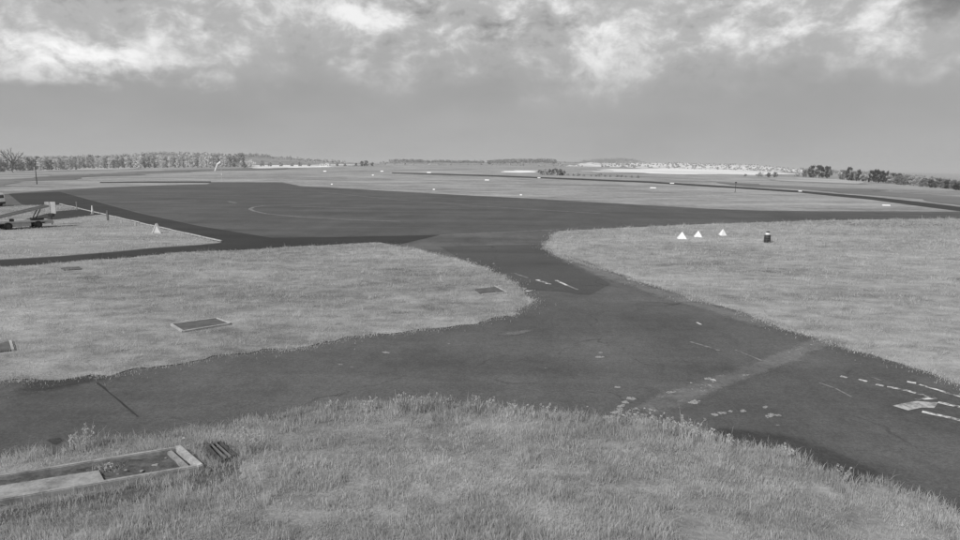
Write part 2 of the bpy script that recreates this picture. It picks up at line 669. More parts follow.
def blades(name, x, y, h, w, mat, parent=None, lean=0.35, three=True, z0=None, clump_dir=None):
    """many grass blades as one mesh"""
    n = len(x)
    a = RNG.uniform(0, 2 * np.pi, n)
    la = RNG.uniform(0, 2 * np.pi, n) if clump_dir is None else clump_dir + RNG.normal(0, 0.7, n)
    le = np.abs(RNG.normal(0, lean, n)) * h
    z = terrain(x, y) if z0 is None else np.full(n, float(z0))
    cx, sx = np.cos(a) * w / 2, np.sin(a) * w / 2
    dx, dy = np.cos(la) * le, np.sin(la) * le
    if three:
        V = np.empty((n, 5, 3))
        V[:, 0] = np.stack([x - cx, y - sx, z - 0.01], 1)
        V[:, 1] = np.stack([x + cx, y + sx, z - 0.01], 1)
        V[:, 2] = np.stack([x + cx * .75 + dx * .35, y + sx * .75 + dy * .35, z + h * .55], 1)
        V[:, 3] = np.stack([x - cx * .75 + dx * .35, y - sx * .75 + dy * .35, z + h * .55], 1)
        V[:, 4] = np.stack([x + dx, y + dy, z + h * .97], 1)
        tri = np.array([[0, 1, 2], [0, 2, 3], [3, 2, 4]])
        k = 5
    else:
        V = np.empty((n, 3, 3))
        V[:, 0] = np.stack([x - cx, y - sx, z - 0.01], 1)
        V[:, 1] = np.stack([x + cx, y + sx, z - 0.01], 1)
        V[:, 2] = np.stack([x + dx, y + dy, z + h], 1)
        tri = np.array([[0, 1, 2]])
        k = 3
    F_ = (np.arange(n)[:, None, None] * k + tri[None]).reshape(-1)
    me = bpy.data.meshes.new(name)
    nt = len(F_) // 3
    me.vertices.add(n * k)
    me.vertices.foreach_set('co', V.reshape(-1).astype(np.float32))
    me.loops.add(nt * 3)
    me.loops.foreach_set('vertex_index', F_.astype(np.int32))
    me.polygons.add(nt)
    me.polygons.foreach_set('loop_start', np.arange(0, nt * 3, 3, dtype=np.int32))
    me.polygons.foreach_set('loop_total', np.full(nt, 3, np.int32))
    me.update(calc_edges=True)
    return link(name, me, mat, parent)


def scatter(poly, dens_max, dens_fn=None, holes=(), bbox=None):
    p = np.array(poly)
    x0, y0 = p.min(0)
    x1, y1 = p.max(0)
    if bbox:
        x0, y0, x1, y1 = max(x0, bbox[0]), max(y0, bbox[1]), min(x1, bbox[2]), min(y1, bbox[3])
    n = int((x1 - x0) * (y1 - y0) * dens_max)
    x = RNG.uniform(x0, x1, n)
    y = RNG.uniform(y0, y1, n)
    k = np.abs(x) < (np.maximum(y, 0) * 0.9 + 6)          # in or near the view
    x, y = x[k], y[k]
    if dens_fn is not None:
        k = RNG.random(len(x)) < dens_fn(x, y)
        x, y = x[k], y[k]
    k = inside(x, y, poly)
    x, y = x[k], y[k]
    for hpoly in holes:
        k = ~inside(x, y, hpoly)
        x, y = x[k], y[k]
    return x, y


# ------------------------------------------------------------------ ground
def build_ground():
    us = np.linspace(-3.0, 3.0, 241)
    rows = [-120.0, -40.0, 0.0, 10.0]
    y = 20.0
    while y < 9000:
        rows.append(y)
        y *= 1.028
    V = []
    for yy in rows:
        xx = us * max(yy, 20.0)
        if yy < 20:
            xx = us * 20.0
        zz = terrain(xx, np.full_like(xx, yy)) if yy >= 20 else np.zeros_like(xx)
        V.append(np.stack([xx, np.full_like(xx, yy), zz], 1))
    V = np.concatenate(V)
    nc = len(us)
    faces = []
    for r in range(len(rows) - 1):
        for c in range(nc - 1):
            i = r * nc + c
            faces.append((i, i + 1, i + nc + 1, i + nc))
    me = bpy.data.meshes.new('ground')
    me.from_pydata([tuple(v) for v in V], [], faces)
    for p in me.polygons:
        p.use_smooth = True
    tag(link('ground', me, 'grass'), kind='structure')


build_ground()

# ------------------------------------------------------------------ pavement outlines (photo pixels)
FRONT = [(-70, 462), (0, 458), (49, 455), (76, 451), (117, 441), (173, 437), (203, 430), (260, 420), (320, 409), (400, 405),
         (470, 405), (540, 413), (590, 419), (641, 420), (676, 430), (709, 438), (760, 449), (790, 452), (827, 471), (864, 480),
         (915, 498), (960, 515), (1040, 545)]
RIGHT_LOW = [(560, 231), (546, 244), (555, 254), (572, 260), (610, 271), (630, 279), (655, 286), (690, 299), (728, 308),
             (763, 322), (790, 331), (834, 344), (882, 359), (915, 368), (960, 385), (1060, 422)]
RIGHT_TOP = [(1060, 217), (960, 218.5), (820, 220.5), (700, 224.5), (640, 227), (590, 229.5), (560, 231)]
FAR = [(8, 193.7), (40, 191), (100, 187.6), (160, 185.3), (207, 184.3), (212, 182.2), (282, 182.4), (300, 186), (380, 190.5),
       (460, 195), (540, 199), (600, 202.5), (660, 206), (710, 208.7), (760, 210.6), (820, 211.2), (960, 211.6), (1060, 212.5)]
ROAD_TOP = [(-70, 263), (0, 259.5), (60, 256), (120, 251), (150, 248), (200, 244.6), (222, 242.3)]
KERB = [(222, 242.0), (185, 233.8), (150, 225.8), (100, 213.8), (60, 204.6)]
ISLAND = [(-70, 273), (0, 268), (60, 264), (120, 259), (175, 254), (240, 250.6), (318, 246.5), (375, 243.3), (400, 247.5), (434, 254),
          (460, 261), (480, 267), (502, 276), (522, 289), (535, 301), (515, 314), (490, 319.5), (447, 328), (408, 332), (364, 336),
          (318, 344), (279, 350), (240, 354), (205, 360), (150, 369), (100, 376), (50, 380.5), (0, 382), (-70, 388)]

front_w = rough_edge(px_poly(FRONT), 0.15, 0.22, closed=False)
rlow_w = rough_edge(px_poly(RIGHT_LOW), 0.22, 0.30, closed=False)
outline = (px_poly(FAR) + px_poly(RIGHT_TOP[:-1]) + rlow_w + list(reversed(front_w))
           + px_poly(ROAD_TOP) + px_poly(KERB[1:]) + px_poly([(22, 205.2), (0, 207), (-60, 212), (-60, 198)]))
taxiway = sheet('taxiway', outline, 0.004, 'asphalt', kind='structure')
island_w = rough_edge(px_poly(ISLAND), 0.22, 0.26)
island = sheet('grass_island', island_w, 0.022, 'turf', kind='structure')

# darker and paler asphalt on it
apron = sheet('apron', px_poly([(62, 191.4), (100, 188.2), (160, 186), (208, 185), (213, 183), (281, 183.2), (300, 186.6), (380, 191.1), (460, 195.6),
              (540, 199.7), (600, 203.2), (660, 206.8), (760, 211.4), (820, 212), (960, 212.4), (1040, 213), (1040, 216.6), (960, 217.8), (820, 219.8), (700, 223.8),
              (600, 228.5), (560, 230.4), (480, 233.3), (440, 234.6), (340, 236.5), (272, 237.2), (200, 225.5), (140, 212.5), (90, 199)]), 0.010, 'asphalt_apron', kind='structure')
P = lambda name, pts, mat, off=0.010, parent=taxiway: sheet(name, px_poly(pts), off, mat, parent)
P('asphalt_strip', [(8.5, 194), (60, 191.9), (88, 199.4), (138, 213), (199, 226), (271, 237.7), (339, 237), (440, 235), (400, 244.5), (375, 242.6),
                    (318, 245.6), (240, 249.8), (175, 253.2), (120, 258.2), (60, 263.2), (0, 267.2), (-60, 271.5), (-60, 263.5), (0, 260.3), (60, 256.8), (120, 251.8),
                    (150, 248.8), (200, 245.3), (223, 242.8), (186, 234), (151, 226), (101, 214), (61, 204.9), (23, 205.4)], 'asphalt_dark')
P('asphalt_patch', [(440, 247), (467, 246), (546, 244.4), (556, 254.6), (580, 267), (611, 284), (590, 295), (575, 294), (560, 291.5), (535, 290.5),
                    (523, 288), (504, 275.5), (482, 266.5), (462, 260)], 'asphalt_new')


def soft_mesh(name, rows, fades, off, mat, parent):
    """grid of points with a fade value for each column; lies on level ground"""
    bm = bmesh.new()
    lay = bm.verts.layers.float.new('fade')
    vr = []
    for r, f in zip(rows, fades):
        q = []
        for p, k in zip(r, f):
            v = bm.verts.new((p[0], p[1], off))
            v[lay] = k
            q.append(v)
        vr.append(q)
    for A, B in zip(vr[:-1], vr[1:]):
        for i in range(len(A) - 1):
            bm.faces.new((A[i], A[i + 1], B[i + 1], B[i]))
    for f in bm.faces:
        f.normal_update()
        if f.normal.z < 0:
            f.normal_flip()
    me = bpy.data.meshes.new(name)
    bm.to_mesh(me)
    bm.free()
    return link(name, me, mat, parent)


def stain(name, pts, off, mat):
    """blob with a fading rim"""
    w = rough_edge(px_poly(pts), 0.25, 0.15)
    c = np.mean(np.array(w), 0)
    w = np.array(w + [w[0]])
    ks = (1.12, 0.9, 0.65, 0.4, 0.05)
    return soft_mesh(name, [[tuple(c + (p - c) * k) for p in w] for k in ks], [[f] * len(w) for f in (0, .45, .8, 1, 1)], off, mat, taxiway)


def soft_strip(name, pts, width, off, mat):
    w = np.array(px_poly(pts))
    d = np.concatenate([[0], np.cumsum(np.linalg.norm(np.diff(w, axis=0), axis=1))])
    n = max(6, int(d[-1] / .35))
    t = np.linspace(0, d[-1], n)
    c = np.stack([np.interp(t, d, w[:, 0]), np.interp(t, d, w[:, 1])], 1)
    tg = np.gradient(c, axis=0)
    tg /= np.linalg.norm(tg, axis=1)[:, None]
    nr = np.stack([-tg[:, 1], tg[:, 0]], 1)
    wd = width * (1 + .25 * vnoise1(n, 4, RNG))
    rows, fades = [], []
    for i in range(n):
        e = min(1, i / 2.5, (n - 1 - i) / 2.5)
        rows.append([tuple(c[i] + nr[i] * wd[i] * q) for q in (-.75, -.45, -.25, 0, .25, .45, .75)])
        fades.append([f * e for f in (0, .45, .8, .85, .8, .45, 0)])
    return soft_mesh(name, rows, fades, off, mat, taxiway)


soft_strip('asphalt_patch', [(834, 338), (815, 345), (785, 357), (745, 373), (700, 389), (662, 404), (630, 419)], 1.0, 0.011, 'soft_pale')
soft_strip('asphalt_shoulder', [(556, 254), (585, 266), (618, 279), (650, 290), (690, 302), (735, 315), (780, 330)], 1.5, 0.0125, 'soft_pale')
stain('asphalt_patch', [(496, 335), (512, 331.4), (532, 329.4), (537, 331), (520, 335), (504, 337)], 0.011, 'soft_pale')
soft_strip('asphalt_stain', [(690, 430), (730, 436), (780, 445), (820, 458), (862, 474), (900, 488)], 1.1, 0.0100, 'soft_dark')
soft_strip('asphalt_stain', [(0, 390), (40, 386), (80, 381), (120, 376)], .9, 0.0100, 'soft_dark')
stain('asphalt_stain', [(46, 440), (58, 438), (64, 441), (58, 445), (49, 444)], 0.010, 'soft_dark')


def strip(name, pts, wpx, mat, off, parent, rough=0.0):
    """thin line along photo points; its width in metres comes from wpx near its middle"""
    w = px_poly(pts)
    mid = gp(*pts[len(pts) // 2])
    half = wpx / 2
    L, Rr = [], []
    for i, p in enumerate(w):
        a = np.array(w[max(i - 1, 0)])
        b = np.array(w[min(i + 1, len(w) - 1)])
        t = (b - a) / max(np.linalg.norm(b - a), 1e-6)
        n = np.array([-t[1], t[0]])
        j = 1 + RNG.uniform(-rough, rough)
        L.append(tuple(np.array(p) + n * half * j))
        Rr.append(tuple(np.array(p) - n * half * j))
    return sheet(name, L + Rr[::-1], off, mat, parent)


# tar seam and cracks
strip('tar_seam', [(97, 383), (104, 388), (108, 392), (117, 399), (126, 407), (138, 417)], 0.055, 'tar', 0.012, taxiway, 0.5)
# runway-holding marks and worn centreline dashes: widths in metres
for pts, w, mt in [
    ([(514, 273.5), (528, 278)], 0.16, 'paint_faint'), ([(537, 280), (550, 284.5)], 0.22, 'paint'), ([(556, 280.5), (567, 285.5)], 0.2, 'paint'),
    ([(567, 285.5), (578, 290)], 0.15, 'paint_faint'), ([(526, 291.5), (532, 290.5)], 0.2, 'paint'),
    ([(840.5, 376.5), (847.5, 378)], 0.165, 'paint'), ([(858, 380), (867, 382)], 0.180, 'paint'), ([(871, 377.5), (882, 381)], 0.06, 'paint_faint'),
    ([(876, 384.5), (884, 386.3)], 0.165, 'paint'), ([(887, 387), (908, 391.2), (930, 397.5)], 0.150, 'paint'), ([(907, 382), (916, 383.6)], 0.16, 'paint'),
    ([(919, 385), (940, 391), (962, 398), (1000, 408)], 0.150, 'paint'), ([(916, 400), (936, 398.5)], 0.10, 'paint'),
    ([(938, 402.5), (962, 408), (1000, 417)], 0.180, 'paint'), ([(922, 412), (945, 417), (962, 421), (1000, 430)], 0.180, 'paint'),
    ([(819, 383), (836, 389), (852, 397.5)], 0.07, 'paint_faint'), ([(690, 342), (704, 346), (719, 351)], 0.13, 'paint_faint'), ([(735, 350), (762, 361)], 0.08, 'paint_faint'),
    ([(697, 322.5), (701, 325)], 0.1, 'paint'),
    ([(440, 235.3), (500, 232.5), (560, 229.6)], 0.3, 'paint_faint'),
]:
    strip('painted_line', pts, w, mt, 0.014, taxiway, 0.15)
sheet('painted_arrow', rough_edge(px_poly([(893, 406.3), (905, 403.5), (917, 401.5), (938, 403), (934, 408.5), (922, 408), (908, 411)]), 0.1, 0.03), 0.014, 'paint_mid', taxiway)
for pts, w in [([(330, 203.5), (300, 204.8), (265, 205.6), (253, 207.3), (250, 209.2), (254, 211.2), (266, 213.8), (300, 217), (350, 219.8), (400, 221.5)], 0.45),
               ([(290, 206.4), (330, 207.5), (370, 208.2)], 0.5),
               ([(318, 192), (400, 200), (470, 205.5), (540, 210), (600, 213.5)], 0.4),
               ([(120, 202.5), (165, 201), (196, 199.8)], 0.5), ([(160, 203), (200, 201)], 0.35), ([(228, 201.5), (236, 203)], 0.6)]:
    strip('painted_line', pts, w, 'paint_faint', 0.016, apron, 0.2)

# runway and the far taxiway beyond the strip
sheet('runway', px_poly([(392, 172.6), (430, 173.6), (480, 174.9), (540, 177.2), (600, 179.5), (650, 181.5), (735, 186.6), (800, 190.8), (870, 196.6), (920, 202), (960, 206.8), (1040, 218),
                         (1040, 224), (960, 211.3), (920, 206.3), (870, 199.6), (800, 192.7), (735, 188.4), (650, 183), (600, 180.9), (540, 178.4), (480, 176), (430, 174.6), (392, 173.3)]),
      0.008, 'asphalt_dark', kind='structure')
sheet('far_taxiway', px_poly([(100, 182.1), (150, 181.6), (211, 181.5), (211, 182.8), (150, 182.8), (100, 182.9)]), 0.012, 'asphalt_dark', kind='structure')
sheet('parking_patch', px_poly([(54, 211.5), (80, 209.4), (103, 214.2), (80, 217), (56, 219.6), (20, 221)]), 0.004, 'asphalt_dark', kind='structure')
# far fields
for nm, pts, mt in [
    ('pale_field', [(20, 170.4), (60, 169), (100, 168.2), (140, 167.6), (140, 169.0), (100, 170), (60, 171), (20, 172)], 'field_light'),
    ('pale_field', [(255, 163.4), (300, 163.2), (345, 163.6), (345, 167), (300, 168), (252, 168.6)], 'field_white'),
    ('pale_field', [(502, 171), (536, 170.6), (537, 172.8), (520, 173), (502, 172.4)], 'field_white'),
    ('pale_field', [(600, 170), (650, 168.6), (700, 168.6), (760, 171), (790, 173.5), (762, 175.2), (700, 174.8), (650, 173.8), (600, 172.3)], 'field_white'),
    ('pale_field', [(770, 178), (800, 178), (840, 179.5), (885, 183), (870, 184.6), (820, 182.6), (770, 180.4)], 'field_light'),
    ('dull_field', [(-60, 184.8), (0, 180.5), (40, 177.5), (90, 174.5), (140, 172), (200, 169.5), (280, 167.8), (280, 169.2), (200, 171.4), (150, 173.6), (90, 177), (40, 181), (0, 185.3), (-60, 190)], 'field_dull'),
    ('dull_field', [(700, 180.5), (760, 184), (800, 186.5), (870, 189), (960, 197), (1030, 205), (1030, 214), (960, 205.5), (920, 200.5), (870, 195), (800, 189.2), (735, 185.2)], 'field_dull'),
]:
    sheet(nm, rough_edge(px_poly(pts), 8.0, 1.0, rel=.035), 0.03, mt, kind='structure')

# ------------------------------------------------------------------ hills
def ridge(name, sky_pts, y0, y1, mat, base_drop=2.0, seed=1):
    rng = np.random.default_rng(seed)
    xs = np.array([p[0] for p in sky_pts], float)
    ysk = np.array([p[1] for p in sky_pts], float)
    cols = np.arange(xs[0], xs[-1] + 0.1, 5.0)
    sk = np.interp(cols, xs, ysk) + vnoise1(len(cols), 3, rng) * 0.35
    bm = bmesh.new()
    rows = []
    T = (0.0, 0.25, 0.5, 0.75, 1.0)
    for t in T:
        r = []
        for i, cx in enumerate(cols):
            Y = y0 + (y1 - y0) * t
            b = at_depth(cx, 170, y0)
            bz = float(terrain(b.x, b.y)) - base_drop
            top = at_depth(cx, sk[i], y1)
            x = b.x + (top.x - b.x) * t
            e = t * t * (3 - 2 * t) * 0.6 + t * 0.4
            r.append(bm.verts.new((x, Y, bz + (top.z - bz) * e + rng.uniform(-1, 1) * (0.8 if 0 < t < 1 else 0))))
        rows.append(r)
    back = []
    for v in rows[-1]:
        k = (y1 + 350) / y1
        back.append(bm.verts.new((v.co.x * k, v.co.y * k, -12)))
    rows.append(back)
    for a, b in zip(rows[:-1], rows[1:]):
        for i in range(len(a) - 1):
            bm.faces.new((a[i], a[i + 1], b[i + 1], b[i]))
    bmesh.ops.recalc_face_normals(bm, faces=bm.faces)
    me = bpy.data.meshes.new(name)
    bm.to_mesh(me)
    bm.free()
    for p in me.polygons:
        p.use_smooth = True
    o = link(name, me, mat)
    o['kind'] = 'structure'
    surf = [(a, b) for a, b in zip(cols, sk)]

    def pick(px, t):
        """point on the slope"""
        i = np.clip((px - cols[0]) / 5.0, 0, len(cols) - 1.001)
        k = int(i)
        f = i - k
        q = min(t, 0.999) * 4
        j = int(q)
        g_ = q - j
        v = []
        for m in (j, j + 1):
            # vertices are stored row by row
            A = me.vertices[m * len(cols) + k].co
            B = me.vertices[m * len(cols) + k + 1].co
            v.append(A * (1 - f) + B * f)
        return v[0] * (1 - g_) + v[1] * g_
    return o, pick


_, pick_l = ridge('hills', [(-120, 158), (0, 158), (110, 157), (150, 153.8), (190, 153.5), (220, 155), (255, 155), (290, 158), (330, 161.5), (385, 163.5)], 760, 1250, 'hill', seed=3)
_, pick_f = ridge('far_hills', [(570, 163), (585, 161), (602, 159.5), (622, 159), (634, 160.5), (650, 163)], 2300, 2800, 'hill', seed=5)
_, pick_c = ridge('hills', [(370, 164), (390, 161.5), (420, 161.5), (480, 162.5), (520, 161), (553, 161), (590, 162.5), (640, 163)], 900, 1600, 'hill', seed=6)
_, pick_r = ridge('hills', [(560, 163.5), (590, 162.5), (640, 163), (700, 163.8), (760, 165.5), (800, 169.5), (860, 173), (910, 176), (960, 182), (1060, 192)], 850, 1500, 'hill_bright', seed=8)


# ------------------------------------------------------------------ foliage
def leaf_cloud(name, centres, radii, per, size, rng, flat=0.0):
    """leaf clumps: quads strewn round each centre"""
    n = len(centres) * per
    c = np.repeat(np.asarray(centres, float), per, 0)
    r = np.repeat(np.asarray(radii, float), per)
    d = rng.normal(0, 1, (n, 3))
    d /= np.linalg.norm(d, axis=1)[:, None]
    rad = r * rng.uniform(0.45, 1.05, n)
    p = c + d * rad[:, None]
    u = rng.normal(0, 1, (n, 3))
    u /= np.linalg.norm(u, axis=1)[:, None]
    v = np.cross(u, d + rng.normal(0, 0.5, (n, 3)))
    v /= np.maximum(np.linalg.norm(v, axis=1), 1e-6)[:, None]
    s = size * rng.uniform(0.5, 1.3, n)[:, None]
    V = np.stack([p - u * s, p + v * s * 0.8, p + u * s, p - v * s * 0.8], 1).reshape(-1, 3)
    me = bpy.data.meshes.new(name)
    me.vertices.add(n * 4)
    me.vertices.foreach_set('co', V.reshape(-1).astype(np.float32))
    me.loops.add(n * 4)
    me.loops.foreach_set('vertex_index', np.arange(n * 4, dtype=np.int32))
    me.polygons.add(n)
    me.polygons.foreach_set('loop_start', np.arange(0, n * 4, 4, dtype=np.int32))
    me.polygons.foreach_set('loop_total', np.full(n, 4, np.int32))
    me.update(calc_edges=True)
    return me


def limb_mesh(name, H, spread, rng, n_limb=7, r0=0.03, fork=0.35):
    """tapered trunk with limbs, unit height"""
    mb = MB()
    pts = [Vector((0, 0, -0.02))]
    for k in range(1, 5):
        pts.append(Vector((rng.uniform(-.02, .02), rng.uniform(-.02, .02), H * k / 4)))
    for k in range(4):
        mb.tube(pts[k], pts[k + 1], r0 * (1 - .2 * k), r0 * (1 - .2 * (k + 1)), 7, cap=False)
    for k in range(n_limb):
        a = k * 2.4 + rng.uniform(-.4, .4)
        z = H * (fork + (0.95 - fork) * k / n_limb)
        b = Vector((0, 0, z))
        L = spread * rng.uniform(.6, 1.0)
        e = b + Vector((math.cos(a) * L, math.sin(a) * L, L * rng.uniform(.6, 1.2)))
        mb.tube(b, e, r0 * .4, r0 * .12, 5, cap=False)
    return mb.mesh(name)


TREES = {}


def tree_variant(key, kind, seed):
    rng = np.random.default_rng(seed)
    if kind == 'column':         # tall narrow, trunks showing low down
        n = 26
        z = rng.uniform(.06, .95, n)
        w = 0.17 * np.sin(np.clip((z + .1) / 1.1, 0, 1) * np.pi) ** .5 + 0.03
        a = rng.uniform(0, 6.28, n)
        q = rng.uniform(0.1, 1, n) * w
        c = np.stack([np.cos(a) * q, np.sin(a) * q, z], 1)
        crown = leaf_cloud('crown', c, rng.uniform(.05, .10, n), 40, .026, rng)
        trunk = limb_mesh('trunk', .85, .15, rng, 7, .022, .25)
    elif kind == 'round':
        n = 34
        z = rng.uniform(.08, .9, n)
        w = 0.34 * np.sin(np.clip((z + .12) / 1.12, 0, 1) * np.pi) ** .5
        a = rng.uniform(0, 6.28, n)
        q = np.sqrt(rng.uniform(0.1, 1, n)) * w
        c = np.stack([np.cos(a) * q, np.sin(a) * q, z], 1)
        crown = leaf_cloud('crown', c, rng.uniform(.09, .15, n), 60, .03, rng)
        trunk = limb_mesh('trunk', .6, .3, rng, 7, .03, .2)
    else:                        # bush
        n = 20
        a = rng.uniform(0, 6.28, n)
        q = np.sqrt(rng.uniform(0, 1, n)) * .6
        z = rng.uniform(.15, 1, n) * (0.9 - .5 * q)
        c = np.stack([np.cos(a) * q, np.sin(a) * q, z], 1)
        crown = leaf_cloud('crown', c, rng.uniform(.12, .22, n), 22, .05, rng)
        trunk = limb_mesh('trunk', .5, .35, rng, 6, .03, .1)
    TREES[key] = (trunk, crown)


for i in range(5):
    tree_variant(('column', i), 'column', 20 + i)
    tree_variant(('round', i), 'round', 40 + i)
    tree_variant(('bush', i), 'bush', 60 + i)
_tc = {}


def tree(name, kind, px, py, hpx, leaf, bark, label, cat='tree', group=None, depth=None, wide=1.0):
    p = gp(px, py) if depth is None else at_depth(px, py, depth)
    if depth is not None:
        p.z = float(terrain(p.x, p.y))
    h = hpx * mpp(p)
    t = empty(name, (p.x, p.y, p.z - 0.05))
    tr, cr = TREES[(kind, random.randrange(5))]
    key = (tr.name, bark)
    if key not in _tc:
        m2 = tr.copy()
        m2.materials.append(MAT[bark])
        _tc[key] = m2
    key2 = (cr.name, leaf)
    if key2 not in _tc:
        m2 = cr.copy()
        m2.materials.append(MAT[leaf])
        _tc[key2] = m2
    o1 = link('trunk', _tc[key], None, t)
    o2 = link('crown', _tc[key2], None, t)
    rz = random.uniform(0, 6.28)
    for o in (o1, o2):
        o.scale = (h * wide, h * wide, h)
        o.rotation_euler = (0, 0, rz)
    tag(t, label, cat, group)
    return t


ORD = ['first', 'second', 'third', 'fourth', 'fifth', 'sixth', 'seventh', 'eighth', 'ninth', 'tenth', 'eleventh', 'twelfth', 'thirteenth',
       'fourteenth', 'fifteenth', 'sixteenth', 'seventeenth', 'eighteenth', 'nineteenth', 'twentieth']
ORD += ['twenty-' + w for w in ORD[:9]] + ['thirtieth'] + ['thirty-' + w for w in ORD[:9]] + ['fortieth'] + ['forty-' + w for w in ORD[:9]] + ['fiftieth'] + ['fifty-' + w for w in ORD[:9]]

# left treeline: base row and top row follow the photo
row = []
x = 1.0
k = 0
while x < 246:
    by = np.interp(x, [0, 40, 90, 150, 200, 250], [171.5, 170.2, 168.4, 167.8, 167.3, 166.8])
    ty = np.interp(x, [0, 30, 60, 100, 130, 150, 200, 250], [160, 159.5, 158.5, 157.5, 156.5, 154.5, 154, 154.5])
    row.append((x, by, by - ty + random.uniform(-1.8, 1.6)))
    x += random.uniform(3.2, 5.2)
bright_px = [(41, 3), (96, 2), (101, 3), (128, 4), (138, 3), (142, 2), (162, 4), (178, 3), (204, 6), (226, 3)]
ib = 0
nd = 0
for i, (x, by, h) in enumerate(row):
    br = [b for b in bright_px if abs(b[0] - x) < 2.4]
    if br or (x > 90 and random.random() < .22):
        leaf, wd = 'leaf_white', 'bright white'
    elif x < 30 or random.random() < (0.35 if x < 130 else 0.12):
        leaf, wd = 'leaf_mid', 'dull grey'
    else:
        leaf, wd = 'leaf_pale', 'pale grey'
    tree('treeline_tree', 'column', x, by + random.uniform(-.3, .5), max(9, h), leaf, 'bark' if leaf != 'leaf_white' else 'bark_pale',
         f'{wd} slender tree, {ORD[i]} from the left in the long left treeline', 'tree', 'slender trees of the left treeline', wide=random.uniform(.95, 1.5))
# second row just behind fills the gaps
for i in range(26):
    x = 4 + i * 9.3 + random.uniform(-3, 3)
    by = np.interp(x, [0, 40, 90, 150, 200, 250], [171.5, 170.2, 168.4, 167.8, 167.3, 166.8]) - 1.0
    tree('treeline_tree', 'column', x, by, random.uniform(10, 13), 'leaf_pale' if x > 70 else 'leaf_mid', 'bark',
         f'grey tree behind the front row of the left treeline, {ORD[i]} from the left', 'tree', 'hidden back row of the left treeline', wide=1.5)

# bare tree rising over the left end of the treeline
def bare_tree(px, py, hpx):
    p = gp(px, py)
    h = hpx * mpp(p)
    rng = np.random.default_rng(5)
    t = empty('bare_tree', p)
    mb = MB()
    mb.tube((0, 0, -.2), (.01 * h, 0, h * .34), h * .022, h * .017, 8)
    mb.build('trunk', 'bark', t)

    def grow(mb, a, d, L, r, lev):
        b = a + d * L
        mb.tube(a, b, r, r * .6, 5, cap=False)
        if lev == 0:
            return
        for q in range(3):
            nd_ = (d + Vector((rng.uniform(-.75, .75), rng.uniform(-.75, .75), rng.uniform(-.1, .35)))).normalized()
            grow(mb, a + d * L * (0.55 + .22 * q), nd_, L * .68, r * .55, lev - 1)
    for q in range(5):
        mb = MB()
        a = q * 1.257 + .3
        d = Vector((math.cos(a) * .7, math.sin(a) * .7, .85)).normalized()
        grow(mb, Vector((.01 * h, 0, h * (.24 + .022 * q))), d, h * .27, h * .016, 3)
        mb.build('limb', 'bark', t)
    tag(t, 'tall leafless tree with spreading limbs at the left end of the treeline', 'tree')


bare_tree(13, 172.3, 29)

# small things along the treeline foot
for i, (px, py, h, lf, lab) in enumerate([
    (15, 172.3, 3.5, 'leaf_white', 'bright low bush at the foot of the bare tree'),
    (30, 170.4, 3.4, 'leaf_white', 'small bright bush left of the dark pole under the treeline'),
    (67, 170.2, 2.6, 'leaf_dark', 'small dark bush on the pale strip, left one of a pair'),
    (76.5, 169.8, 2.2, 'leaf_dark', 'small dark bush on the pale strip, right one of a pair'),
    (245, 168, 5.0, 'leaf_dark', 'dark bush at the right end of the left treeline'),
    (239, 167, 8.5, 'leaf_white', 'bright rounded bush just left of the dark end bush'),
    (251, 167, 8.5, 'leaf_white', 'bright rounded bush just right of the dark end bush'),
]):
    tree('bush', 'bush', px, py, h, lf, 'bark', lab, 'bush', wide=.85)

# thin trees and hedge out on the skyline right of the white field
for i, (px, py, h) in enumerate([(262, 166, 6), (270, 165.5, 5), (281, 165, 5), (292, 164.8, 4.5), (300, 164.6, 5), (309, 164.5, 4), (337, 165, 4), (345, 165, 3.5)]):
    tree('skyline_tree', 'round', px, py, h, 'leaf_pale', 'bark', f'small pale tree behind the white field, {ORD[i]} from the left', 'tree', 'small trees behind the white field', wide=1.2, depth=700)
for i, (px, h) in enumerate([(356, 3), (362, 5), (366, 5.5), (372, 4)]):
    tree('skyline_tree', 'round', px, 165.5, h, 'leaf_mid', 'bark', f'small grey tree on the open skyline, {ORD[i]} from the left of four', 'tree', 'four small trees on the open skyline', wide=1.2, depth=760)

# dark bush clump in the middle of the far strip
for i, (px, py, h, w) in enumerate([(541, 174.6, 5.5, .9), (547, 175, 7.5, .9), (553, 175.2, 8, 1), (559, 175.4, 8, .9), (563, 175.4, 6.5, .9)]):
    tree('bush', 'bush', px, py, h, 'leaf_dark' if i != 1 else 'leaf_mid', 'bark', f'dark bush in the round clump by the white field, {ORD[i]} from the left', 'bush', 'dark bush clump by the white field', wide=w)
for i in range(14):
    px = 569 + i * 5.2 + random.uniform(-1.5, 1.5)
    tree('bush', 'bush', px, 175.6 + i * .17, random.uniform(2.2, 4.2), 'leaf_mid', 'bark', f'low grey bush beyond the runway, {ORD[i]} along from the dark clump', 'bush', 'low bushes beyond the runway', wide=.9)

